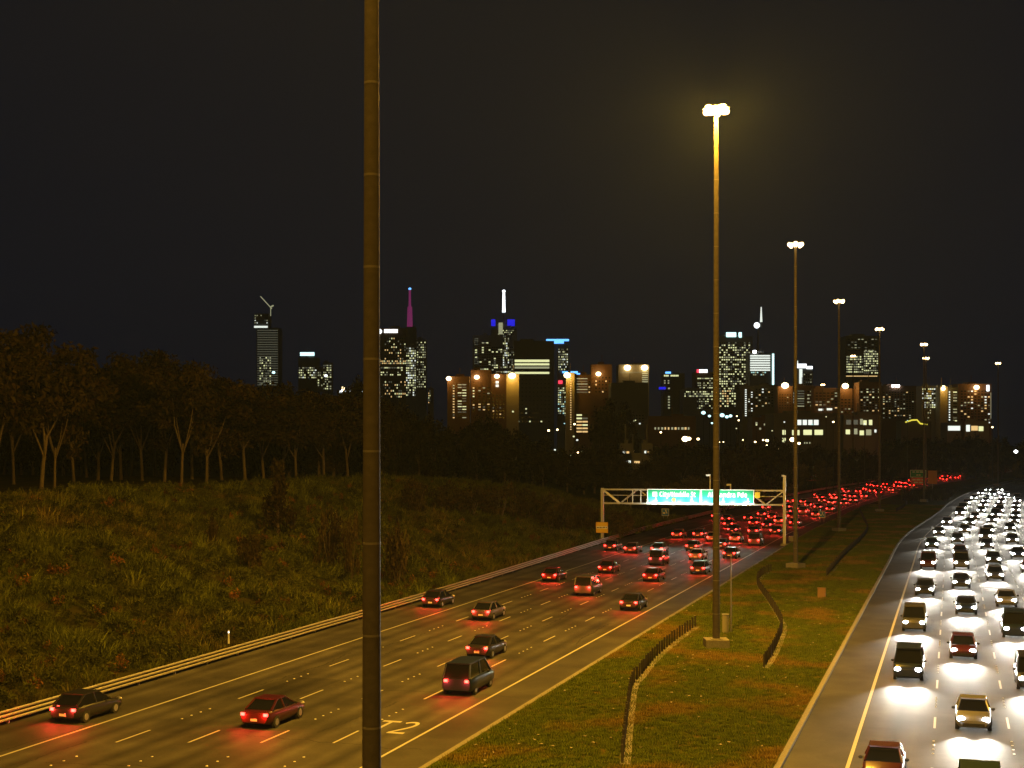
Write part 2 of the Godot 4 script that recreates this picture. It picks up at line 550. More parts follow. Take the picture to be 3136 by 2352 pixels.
# ---------------------------------------------------------------- signs
func text(parent: Node, words: String, at: Vector3, height: float, m: Material, most := 0.0) -> MeshInstance3D:
	var font := SystemFont.new()
	font.font_names = ["Droid Sans"]
	font.font_weight = 700
	var tm := TextMesh.new()
	tm.text = words; tm.font = font; tm.font_size = 64; tm.pixel_size = height / 46.0; tm.depth = 0.02
	var o := obj("lettering", tm, m, parent)
	o.position = at
	var w := tm.get_aabb().size.x
	if most > 0.0 and w > most: o.scale.x = most / w
	return o

func plate(parent: Node, called: String, c: Vector3, w: float, h: float, m: Material, rim: Material, edge := 0.08) -> void:
	var st := start(); box(st, c, Vector3(w - 2 * edge, h - 2 * edge, 0.05)); obj(called, st, m, parent)
	st = start()
	box(st, c + Vector3(0, h / 2 - edge / 2, 0.004), Vector3(w, edge, 0.06)); box(st, c - Vector3(0, h / 2 - edge / 2, -0.004), Vector3(w, edge, 0.06))
	box(st, c + Vector3(w / 2 - edge / 2, 0, 0.004), Vector3(edge, h - 2 * edge, 0.06)); box(st, c - Vector3(w / 2 - edge / 2, 0, -0.004), Vector3(edge, h - 2 * edge, 0.06))
	obj("border", st, rim, parent)

func build_gantry() -> void:
	var g := thing("gantry", "steel lattice gantry spanning the left carriageway", "gantry", Vector3(13.8, 0, -212.0), -0.2395)
	var span := 27.3
	for e in [[0.0, 8.35], [span, 10.4]]:
		var st := start(); box(st, Vector3(e[0], e[1] / 2, 0), Vector3(0.42, e[1], 0.5)); obj("post", st, M.galvanised, g)
		st = start(); box(st, Vector3(e[0], 0.15, 0), Vector3(1.1, 0.32, 1.1)); obj("footing", st, M.concrete, g)
	for z in [-0.6, 0.6]:
		for y in [6.05, 8.15]:
			var st := start(); box(st, Vector3(span / 2, y, z), Vector3(span, 0.2, 0.16)); obj("chord", st, M.galvanised, g)
	var st := start(); box(st, Vector3(span / 2, 7.25, -0.6), Vector3(span, 0.1, 0.08)); obj("chord", st, M.galvanised, g)
	for z in [-0.6, 0.6]:
		var n := 10
		for i in n:
			if z > 0 and i > 1 and i < 8: continue
			var w := span / n
			var d := start()
			var up := i % 2 == 0
			bar(d, Vector3(w * i + 0.1, 8.1 if up else 6.1, z), Vector3(w * (i + 1) - 0.1, 6.1 if up else 8.1, z), 0.14)
			obj("brace", d, M.galvanised, g)
	for x in [4.75, 6.0]:
		st = start(); bar(st, Vector3(x, 6.1, 0.6), Vector3(x, 8.1, 0.6), 0.15); obj("brace", st, M.galvanised, g)
	st = start(); bar(st, Vector3(3.9, 6.1, 0.3), Vector3(3.9, 7.2, 0.3), 0.08); obj("brace", st, M.galvanised, g)
	# walkway under the signs, carrying the sign lamps
	st = start(); box(st, Vector3(13.0, 5.98, 1.15), Vector3(18.4, 0.08, 0.5)); obj("walkway", st, M.galvanised, g)
	for k in 8:
		var p := Vector3(7.8 + 1.98 * k, 6.12, 1.55)
		st = start(); box(st, p - Vector3(0, 0.08, 0.05), Vector3(0.44, 0.06, 0.3)); bar(st, p + Vector3(0, -0.1, -0.2), p + Vector3(0, -0.12, -0.5), 0.06)
		var f := obj("sign_lamp", st, M.galvanised, g)
		st = start(); box(st, p, Vector3(0.34, 0.06, 0.16)); obj("lamp_glow", st, M.white_lamp, f)
		var l := OmniLight3D.new()
		l.name = "sign_light"; l.position = p + Vector3(0, 0.01, 0); l.light_color = Color(0.93, 1.0, 0.95); l.light_energy = SIGN_LAMP; l.light_size = 0.1; l.omni_range = 60.0; l.omni_attenuation = 2.0; l.shadow_enabled = true
		g.add_child(l, true)
	# slim columns and cameras above the truss
	for c in [[16.35, 2.3], [19.4, 0.9]]:
		st = start(); tube(st, [Vector3(c[0], 8.2, 0), Vector3(c[0], 8.2 + c[1], 0)], [0.11, 0.09], 8); box(st, Vector3(c[0] - 0.3, 8.2 + c[1] - 0.12, 0.1), Vector3(0.55, 0.26, 0.26))
		obj("camera_post", st, M.white, g)
	st = start(); box(st, Vector3(span - 0.2, 10.35, 0.2), Vector3(0.4, 0.25, 0.5)); obj("camera", st, M.white, g)
	var b := Basis(Vector3.UP, -0.2395)
	var base := Vector3(13.8, 0, -212.0)
	var sl := thing("direction_sign", "floodlit green direction sign reading City/Hoddle St on the gantry", "road sign", base + b * Vector3(11.0, 6.1, 0.78), -0.2395, "floodlit green signs on the gantry")
	plate(sl, "panel", Vector3(0, 1.1, 0), 8.0, 2.15, M.green, M.white, 0.1)
	st = start(); box(st, Vector3(-2.85, 1.4, 0.03), Vector3(0.7, 0.7, 0.03)); obj("route_shield", st, M.white, sl)
	text(sl, "City/Hoddle St", Vector3(0.55, 1.4, 0.035), 0.75, M.white, 5.4)
	st = start(); ellipsoid(st, Vector3(0, 0.55, 0.03), Vector3(0.3, 0.3, 0.02), 6, 14); obj("roundel", st, M.orange, sl)
	for x in [-2.7, 2.7]:
		st = start(); box(st, Vector3(x, 0.66, 0.03), Vector3(0.14, 0.5, 0.02)); var head := PackedVector3Array([Vector3(x - 0.26, 0.45, 0.04), Vector3(x, 0.15, 0.04), Vector3(x + 0.26, 0.45, 0.04)])
		tri(st, head[0], head[1], head[2]); obj("lane_arrow", st, M.white, sl)
	var sr := thing("direction_sign", "floodlit green direction sign reading Alexandra Pde on the gantry, crossed by a mast", "road sign", base + b * Vector3(19.0, 6.1, 0.78), -0.2395, "floodlit green signs on the gantry")
	plate(sr, "panel", Vector3(0, 1.1, 0), 7.8, 2.15, M.green, M.white, 0.1)
	text(sr, "Alexandra Pde", Vector3(0, 1.4, 0.035), 0.75, M.white, 5.8)
	for x in [-0.6, 3.0]:
		st = start(); box(st, Vector3(x, 0.66, 0.03), Vector3(0.14, 0.5, 0.02)); tri(st, Vector3(x - 0.26, 0.45, 0.04), Vector3(x, 0.15, 0.04), Vector3(x + 0.26, 0.45, 0.04)); obj("lane_arrow", st, M.white, sr)
	var tab := thing("exit_tab", "small yellow panel at the right end of the lit gantry signs", "road sign", base + b * Vector3(23.4, 7.1, 0.78), -0.2395)
	st = start(); box(st, Vector3(0, 0.4, 0), Vector3(0.75, 0.85, 0.05)); obj("panel", st, M.yellow, tab)
	st = start(); bar(st, Vector3(0, 0.2, -0.05), Vector3(0, 0.95, -0.15), 0.06); obj("bracket", st, M.galvanised, tab)
	var ys := thing("warning_sign", "square yellow sign with a white band on the left gantry post", "road sign", base + b * Vector3(0, 1.55, 0.42), -0.2395)
	plate(ys, "panel", Vector3(0, 0.8, 0), 1.85, 1.65, M.yellow, M.orange, 0.05)
	st = start(); box(st, Vector3(0, 0.8, 0.03), Vector3(1.75, 0.36, 0.03)); obj("band", st, M.white, ys)
	for w in [[-0.62, 0.3], [-0.2, 0.36], [0.3, 0.44], [0.7, 0.16]]:
		st = start(); box(st, Vector3(w[0], 0.8, 0.05), Vector3(w[1], 0.16, 0.02)); obj("worn_lettering", st, M.board, ys)

func phone_sign(label: String, at: Vector3, size: float, tall: float, turn: float) -> void:
	var t := thing("roadside_sign", label, "road sign", at, turn)
	for x in [-0.3, 0.3]:
		var st := start(); tube(st, [Vector3(x * size, -0.1, -0.06), Vector3(x * size, tall - 0.1, -0.06)], [0.04, 0.04], 8); obj("post", st, M.galvanised, t)
	plate(t, "panel", Vector3(0, tall - size / 2, 0), size, size, M.blue, M.white, 0.07)
	var c := Vector3(0, tall - size / 2, 0.035)
	var st := start()
	box(st, c + Vector3(-0.18, -0.1, 0) * size, Vector3(0.3, 0.22, 0.02) * size); bar(st, c + Vector3(0.05, 0.18, 0) * size, c + Vector3(0.24, -0.16, 0) * size, 0.1 * size); ellipsoid(st, c + Vector3(0.06, 0.27, 0) * size, Vector3(0.09, 0.09, 0.015) * size, 5, 8)
	obj("pictogram", st, M.white, t)

func big_sign(called: String, label: String, at: Vector3, turn: float, w: float, h: float, low: float, lower: Material) -> void:
	var t := thing(called, label, "road sign", at, turn)
	for x in [-0.36, 0.42]:
		var st := start(); box(st, Vector3(x * w, (low + h) / 2, -0.15), Vector3(0.22, low + h, 0.2)); obj("post", st, M.galvanised, t)
	plate(t, "panel", Vector3(0, low + h * 0.75, 0), w, h * 0.5, M.green, M.white, 0.16)
	plate(t, "lower_panel", Vector3(0.02 * w, low + h * 0.235, 0), w * 0.93, h * 0.47, lower, lower, 0.12)
	for r in [[0.86, [-0.28, 0.16, -0.04, 0.18, 0.2, 0.2], 0.05], [0.66, [-0.06, 0.1, 0.09, 0.12], 0.045], [0.34, [-0.26, 0.2, 0.02, 0.24, 0.28, 0.16], 0.06], [0.16, [-0.14, 0.26, 0.16, 0.22], 0.06]]:
		var k := 0
		while k < r[1].size():
			var st := start(); box(st, Vector3(r[1][k] * w, low + h * r[0], 0.05), Vector3(r[1][k + 1] * w, h * r[2] * 1.3, 0.03)); obj("worn_lettering", st, M.white, t)
			k += 2

func build_signs() -> void:
	build_gantry()
	phone_sign("small square blue sign with white border under the lit gantry signs", Vector3(29.6, bank(-25.5, 262.0), -268.0), 1.4, 2.5, -0.25)
	phone_sign("small blue sign low in the grass, left of the greenish lamp mast", Vector3(59.6, 0.12, -267.0), 1.2, 2.0, -0.25)
	big_sign("direction_sign", "green sign with a red lower half, left of the road beyond the gantry", Vector3(104.0, 1.0, -478.0), -0.35, 6.3, 5.0, 1.4, M.red)
	big_sign("direction_sign", "pale green sign with a pink lower half, above the square hedge", Vector3(120.5, 0.12, -412.0), -0.4, 4.6, 4.4, 2.9, M.red)
	var o := thing("warning_sign", "narrow orange sign just right of the sign above the hedge", "road sign", Vector3(126.6, 0.12, -418.0), -0.4)
	var st := start(); box(st, Vector3(0, 2.5, -0.1), Vector3(0.14, 5.0, 0.12)); obj("post", st, M.galvanised, o)
	plate(o, "panel", Vector3(0, 5.0, 0), 2.6, 4.0, M.orange, M.orange, 0.1)
	var y := thing("warning_sign", "small bright yellow sign left of the road, near the fourth lit mast", "road sign", Vector3(124.5, 1.2, -508.0), -0.35)
	st = start(); box(st, Vector3(0, 0.9, -0.08), Vector3(0.14, 2.6, 0.1)); obj("post", st, M.galvanised, y)
	plate(y, "panel", Vector3(0, 3.0, 0), 2.1, 2.1, M.yellow, M.yellow, 0.08)
	# furniture on the grass strip
	var c := thing("cabinet", "slim pale steel cabinet on the grass, right of the tallest lit mast", "cabinet", Vector3(16.85, 0.12, -109.6), -0.2)
	st = start(); box(st, Vector3(0, 0.72, 0), Vector3(0.48, 1.44, 0.4)); obj("body", st, M.cabinet, c)
	st = start(); box(st, Vector3(0, 0.72, 0.204), Vector3(0.4, 1.24, 0.02)); obj("door", st, M.cabinet, c)
	st = start(); box(st, Vector3(0, 1.47, 0), Vector3(0.54, 0.05, 0.46)); obj("lid", st, M.cabinet, c)
	var p := thing("thin_pole", "thin grey pole beside the pale cabinet on the grass", "pole", Vector3(17.35, 0.12, -110.0))
	st = start(); tube(st, [Vector3(0, 0, 0), Vector3(0, 6.0, 0)], [0.07, 0.05], 10); obj("shaft", st, M.galvanised, p)
	st = start(); tube(st, [Vector3(0, 6.0, 0), Vector3(0, 6.18, 0)], [0.09, 0.07], 10); obj("cap", st, M.galvanised, p)
	var b := thing("pillar_box", "low brown box standing alone on the grass right of the post rows", "utility box", Vector3(30.1, 0.12, -135.0), -0.25)
	st = start(); box(st, Vector3(0, 0.45, 0), Vector3(0.78, 0.9, 0.35)); obj("body", st, M.board, b)
	st = start(); box(st, Vector3(0, 0.92, 0), Vector3(0.84, 0.05, 0.42)); obj("lid", st, M.board, b)
	var d := thing("pit_cover", "grey drain cover on the grass beside the right gantry post", "drain cover", Vector3(43.2, 0.14, -213.5), -0.25)
	st = start(); box(st, Vector3(0, 0.35, 0), Vector3(1.3, 0.7, 1.2)); obj("frame", st, M.concrete, d)
	for k in 5:
		st = start(); box(st, Vector3(-0.5 + 0.25 * k, 0.73, 0), Vector3(0.12, 0.05, 1.1)); obj("bar", st, M.galvanised, d)
	st = start()
	for k in 14:
		var a := PI * (1.0 + 0.06 * k)
		var e := PI * (1.0 + 0.06 * (k + 1))
		var at := Vector3(40.6, 0.17, -195.5)
		quad(st, at + Vector3(cos(a) * 7.2, 0, -sin(a) * 9.0), at + Vector3(cos(a) * 6.9, 0, -sin(a) * 8.7), at + Vector3(cos(e) * 6.9, 0, -sin(e) * 8.7), at + Vector3(cos(e) * 7.2, 0, -sin(e) * 9.0))
	tag(obj("kerb_arc", st, M.concrete), "thin pale curved kerb on the grass near the right gantry post", "kerb")
	var gp := thing("guide_post", "tiny white guide post behind the guard rail, left of the foreground mast", "guide post", Vector3(-20.6, 0.5, -101.0))
	st = start(); box(st, Vector3(0, 0.5, 0), Vector3(0.12, 1.0, 0.05)); obj("shaft", st, M.white, gp)
	st = start(); box(st, Vector3(0, 0.85, 0.03), Vector3(0.08, 0.12, 0.02)); obj("reflector", st, M.sign_white, gp)

# ---------------------------------------------------------------- cars, standing where they are
func section(w: float, low: float, top: float, z: float) -> Array:
	return [Vector3(-w * 0.86, low, z), Vector3(w * 0.86, low, z), Vector3(w, low + 0.16, z), Vector3(w, top - 0.2, z), Vector3(w * 0.94, top - 0.05, z), Vector3(w * 0.8, top, z), Vector3(-w * 0.8, top, z), Vector3(-w * 0.94, top - 0.05, z), Vector3(-w, top - 0.2, z), Vector3(-w, low + 0.16, z)]

func make_car(kind: String, oncoming: bool) -> Node3D:   # the front is towards -z
	var t := Node3D.new()
	t.name = kind
	var rings := []
	var v := kind == "van"
	var lift := 0.12 if v else 0.0
	for r in ([[-2.3, 0.74, 0.36, 0.78], [-2.2, 0.86, 0.26, 0.98], [-1.5, 0.93, 0.24, 1.08], [-0.6, 0.95, 0.24, 1.12], [1.2, 0.95, 0.24, 1.14], [2.25, 0.93, 0.28, 1.12], [2.36, 0.86, 0.36, 1.04]] if v else
			[[-2.22, 0.70, 0.36, 0.62], [-2.1, 0.81, 0.25, 0.72], [-1.6, 0.87, 0.22, 0.82], [-0.85, 0.90, 0.21, 0.92], [0.3, 0.90, 0.21, 0.95], [1.3, 0.89, 0.22, 0.97], [1.85, 0.86, 0.25, 0.96], [2.15, 0.80, 0.30, 0.90], [2.24, 0.74, 0.38, 0.80]]):
		rings.append(section(r[1], r[2], r[3], r[0]))
	var st := start(); loft(st, rings); obj("body", st, M.paints[0], t)
	var tops: Array = {"sedan": [[-0.95, 0.78, 0.9, 0.92], [-0.1, 0.62, 0.9, 1.38], [0.85, 0.62, 0.9, 1.41], [1.7, 0.72, 0.9, 0.98]], "hatchback": [[-0.95, 0.78, 0.9, 0.92], [-0.1, 0.64, 0.9, 1.43], [1.2, 0.64, 0.9, 1.47], [2.0, 0.7, 0.9, 1.0]],
		"van": [[-1.5, 0.84, 1.0, 1.08], [-0.7, 0.74, 1.0, 1.86], [2.0, 0.74, 1.0, 1.92], [2.32, 0.8, 1.0, 1.1]]}[kind]
	rings = []
	for r in tops:
		rings.append([Vector3(-0.84, r[2], r[0]), Vector3(0.84, r[2], r[0]), Vector3(r[1], r[3], r[0]), Vector3(-r[1], r[3], r[0])])
	st = start(); loft(st, rings, -1); obj("windows", st, M.glass, t)
	st = start()
	var a: Array = tops[1]
	var b: Array = tops[2]
	box(st, Vector3(0, (a[3] + b[3]) / 2 + 0.02, (a[0] + b[0]) / 2), Vector3(a[1] * 2 + 0.04, 0.07, b[0] - a[0] + 0.15))
	for s in [-1, 1]:
		bar(st, Vector3(s * (tops[0][1] + 0.03), tops[0][3], tops[0][0]), Vector3(s * (a[1] + 0.01), a[3], a[0]), 0.07)
		bar(st, Vector3(s * (tops[3][1] + 0.04), tops[3][3], tops[3][0]), Vector3(s * (b[1] + 0.01), b[3], b[0]), 0.09)
		bar(st, Vector3(s * 0.86, 0.93, 0.4), Vector3(s * (b[1] + 0.015), b[3], 0.42), 0.07)
	obj("roof", st, M.paints[0], t)
	for s in [-1, 1]:
		st = start(); ellipsoid(st, Vector3(s * 1.0, 1.0 + lift, -0.65), Vector3(0.11, 0.08, 0.06), 5, 8); obj("mirror", st, M.black, t)
	for z in [-1.38, 1.38]:
		for s in [-1, 1]:
			st = start(); tube(st, [Vector3(s * 0.70, 0.32, z), Vector3(s * 0.915, 0.32, z)], [0.32, 0.32], 16)
			var w := obj("wheel", st, M.tyre, t)
			st = start(); tube(st, [Vector3(s * 0.90, 0.32, z), Vector3(s * 0.925, 0.32, z)], [0.2, 0.18], 10); obj("rim", st, M.rim, w)
	st = start(); box(st, Vector3(0, 0.40, -2.2), Vector3(1.1, 0.16, 0.08)); obj("grille", st, M.black, t)
	st = start(); box(st, Vector3(0, 0.52, 2.25), Vector3(0.38, 0.13, 0.03)); obj("number_plate", st, M.white, t)
	var fz := -2.24 if v else -2.12
	var rz := 2.36 if v else 2.2
	for s in [-1, 1]:
		st = start(); ellipsoid(st, Vector3(s * 0.62, 0.68 + lift, fz), Vector3(0.21, 0.14, 0.1), 6, 10); obj("headlight", st, M.headlight if oncoming else M.rim, t)
		st = start(); box(st, Vector3(s * 0.66, 0.80 + lift, rz), Vector3(0.24, 0.15, 0.09)); obj("tail_light", st, M.red if oncoming else M.tail, t)
		if not oncoming:
			var l := OmniLight3D.new()
			l.name = "tail_light_glow"; l.position = Vector3(s * 0.66, 0.80 + lift, rz + 0.1); l.light_color = Color(1.0, 0.2, 0.15); l.light_energy = TAIL; l.light_size = 0.1; l.omni_range = 60.0; l.omni_attenuation = 2.0; l.shadow_enabled = true
			t.add_child(l, true)
		else:
			var l := SpotLight3D.new()
			l.name = "headlight_beam"; l.position = Vector3(s * 0.62, 0.68 + lift, fz - 0.12); l.rotation.x = -0.045; l.light_color = Color(1.0, 0.97, 0.9); l.light_energy = BEAM; l.light_size = 0.1; l.spot_range = 260.0; l.spot_attenuation = 2.0; l.spot_angle = 26.0; l.spot_angle_attenuation = 0.9; l.shadow_enabled = true
			t.add_child(l, true)
	return t

const ORDER := ["nearest", "second", "third", "fourth", "fifth", "sixth", "seventh", "eighth", "ninth", "tenth", "eleventh", "twelfth", "thirteenth", "fourteenth", "fifteenth", "sixteenth", "seventeenth", "eighteenth", "nineteenth", "twentieth", "twenty-first", "twenty-second", "twenty-third", "twenty-fourth", "twenty-fifth", "twenty-sixth", "twenty-seventh", "twenty-eighth", "twenty-ninth", "thirtieth", "thirty-first", "thirty-second", "thirty-third", "thirty-fourth", "thirty-fifth", "thirty-sixth", "thirty-seventh", "thirty-eighth", "thirty-ninth", "fortieth"]

func build_cars() -> void:
	for oncoming in [false, true]:
		var kinds := {}
		for k in ["sedan", "hatchback", "van"]: kinds[k] = make_car(k, oncoming)
		var lanes: Array
		if oncoming: lanes = RIGHT_CARS
		else: lanes = LEFT_CARS
		for lane in lanes:
			for i in lane[2].size():
				var s: float = lane[2][i] + rng.randf_range(-2.0, 2.0)
				var kind: String = ["sedan", "hatchback", "sedan", "van", "hatchback"][rng.randi() % 5]
				var shade: int = rng.randi() % M.paints.size()
				var o: Node3D = kinds[kind].duplicate()
				var base := "car" if kind != "van" else "van"
				o.name = numbered(base)
				add_child(o)
				var t: float = lane[1] + rng.randf_range(-0.25, 0.25)
				if oncoming: t += median_width(s)
				o.position = on(t, s, 0.0)
				o.rotation.y = -heading(s) + (PI if oncoming else 0.0)
				for part in ["body", "roof"]: (o.get_node(part) as MeshInstance3D).material_override = M.paints[shade]
				tag(o, "%s %s with %s, %s in the %s" % [M.paint_words[shade], kind, "white headlights" if oncoming else "red tail lights", ("%s from bridge" % ORDER[i]) if i else "nearest the bridge", lane[0]], base, "cars coming towards the bridge" if oncoming else "cars driving away from the bridge")
		for k in kinds: kinds[k].free()

# ---------------------------------------------------------------- trees and grass
func leaves(st: SurfaceTool, c: Vector3, r: Vector3, n: int, size: float, shade: Color, droop := 0.0) -> void:
	for i in n:
		var p := Vector3(rng.randfn(), rng.randfn(), rng.randfn()).normalized() * pow(rng.randf(), 0.45)
		p = c + p * r
		var a := Vector3(rng.randfn(), rng.randfn() - droop, rng.randfn()).normalized()
		var b := a.cross(Vector3(rng.randfn(), rng.randfn(), rng.randfn())).normalized()
		var l := size * rng.randf_range(0.6, 1.4)
		var w := l * 0.45
		st.set_color(shade * rng.randf_range(0.6, 1.35))
		tri(st, p - b * w * 0.5, p + b * w * 0.5 + a * l * 0.25, p + a * l); tri(st, p - b * w * 0.5, p + a * l, p - b * w * 0.4 + a * l * 0.6)

func make_tree(kind: String, called: String, seed_: int) -> Node3D:   # about 18 m tall (bushes 4 m)
	rng.seed = seed_
	var t := Node3D.new()
	t.name = called
	var trunk := start()
	var crown := start()
	var pale := {"scrub": 4.0, "bush": 1.5}.get(kind, 1.0) as float
	if kind == "scrub": kind = "round"
	var tint := func(f: float) -> Color:
		var g := f * pale
		return Color(0.030 * g, 0.022 * g, 0.007 * g)
	if kind == "gum":
		var tips := []
		var lean := rng.randf_range(-0.6, 0.6)
		tube(trunk, [Vector3(0, -0.5, 0), Vector3(lean * 0.4, 3.0, 0.1), Vector3(lean, 6.0, 0.2)], [0.24, 0.19, 0.16], 8)
		for k in 4:
			var a := TAU * k / 4 + rng.randf_range(-0.5, 0.5)
			var reach := rng.randf_range(1.5, 3.8)
			var from := Vector3(lean * 0.7, rng.randf_range(3.2, 6.0), 0.15)
			var tip := Vector3(cos(a) * reach + lean, rng.randf_range(10.0, 14.5), sin(a) * reach)
			tube(trunk, [from, from.lerp(tip, 0.45) + Vector3(cos(a) * 0.5, 0.3, sin(a) * 0.5), tip], [0.11, 0.08, 0.04], 6)
			tips.append(tip)
		for k in 40:
			var q: Vector3 = tips[rng.randi() % 4] + Vector3(rng.randfn() * 1.9, rng.randf_range(-5.0, 2.6), rng.randfn() * 1.9)
			leaves(crown, q, Vector3(1.6, 1.3, 1.6) * rng.randf_range(0.7, 1.3), 90, 0.7, tint.call(rng.randf_range(0.6, 1.3)), 0.8)
	elif kind == "round":
		tube(trunk, [Vector3(0, -0.5, 0), Vector3(0.1, 4.0, 0), Vector3(0.2, 9.0, 0.1)], [0.5, 0.38, 0.2], 8)
		for k in 5:
			var a := TAU * k / 5 + rng.randf_range(-0.4, 0.4)
			tube(trunk, [Vector3(0.1, 3.5 + k * 0.5, 0), Vector3(cos(a) * 3.0, 8.0 + k * 0.7, sin(a) * 3.0)], [0.18, 0.06], 6)
		for k in 60:
			var d := Vector3(rng.randfn(), rng.randfn(), rng.randfn()).normalized() * rng.randf_range(0.5, 1.0)
			leaves(crown, Vector3(0, 9.2, 0) + d * Vector3(6.0, 7.6, 6.0), Vector3(2.0, 1.7, 2.0) * rng.randf_range(0.7, 1.25), 90, 0.8, tint.call(rng.randf_range(0.55, 1.2)))
	elif kind == "cone":
		tube(trunk, [Vector3(0, -0.3, 0), Vector3(0, 3.0, 0)], [0.14, 0.05], 6)
		for k in 30:
			var h := rng.randf()
			var a := rng.randf() * TAU
			leaves(crown, Vector3(cos(a) * 1.4 * (1 - h), 0.4 + h * 3.3, sin(a) * 1.4 * (1 - h)), Vector3(0.5, 0.55, 0.5), 60, 0.3, tint.call(rng.randf_range(0.6, 1.2)))
	else:
		for k in 5:
			var a := TAU * k / 5
			tube(trunk, [Vector3(0, -0.3, 0), Vector3(cos(a) * 1.2, 2.0, sin(a) * 1.2)], [0.09, 0.03], 5)
		for k in 24:
			var a := rng.randf() * TAU
			var r := 2.2 * sqrt(rng.randf())
			leaves(crown, Vector3(cos(a) * r, rng.randf_range(0.5, 3.4 - r * 0.6), sin(a) * r), Vector3(0.75, 0.6, 0.75), 60, 0.34, tint.call(rng.randf_range(0.6, 1.3)))
	obj("trunk" if kind in ["gum", "round", "cone"] else "stems", trunk, M.trunk, t)
	obj("crown" if kind in ["gum", "round"] else "foliage", crown, M.leaf, t)
	return t

func land(x: float, d: float) -> float:
	var t := (x - road_x(d)) * cos(heading(d))
	var s := d + t * sin(heading(d))
	t = (x - road_x(s)) * cos(heading(s)) + (s - d) * sin(heading(s))
	if t < -24.0: return bank(t, s)
	if t > 2.8 and t < median_width(s) - 2.9: return 0.12
	return 0.0

func plant(kind: String, x: float, d: float, height: float, width: float, label: String, group := "") -> void:
	var made: Array = shapes[kind]
	var source: Node3D = made[rng.randi() % made.size()]
	var tall: float = {"gum": 17.0, "round": 18.0, "scrub": 18.0, "cone": 4.2, "bush": 3.9}[kind]
	var broad: float = {"gum": 9.0, "round": 15.0, "scrub": 15.0, "cone": 3.6, "bush": 5.4}[kind]
	var called: String = {"gum": "gum_tree", "round": "tree", "scrub": "tree", "cone": "bush", "bush": "bush"}[kind]
	var o: Node3D = source.duplicate()
	o.name = numbered(called)
	add_child(o)
	o.position = Vector3(x, land(x, d) - 0.05, -d)
	o.rotation.y = rng.randf() * TAU
	o.scale = Vector3(width / broad, height / tall, width / broad)
	tag(o, label, "tree" if kind in ["gum", "round", "scrub"] else "bush", group)

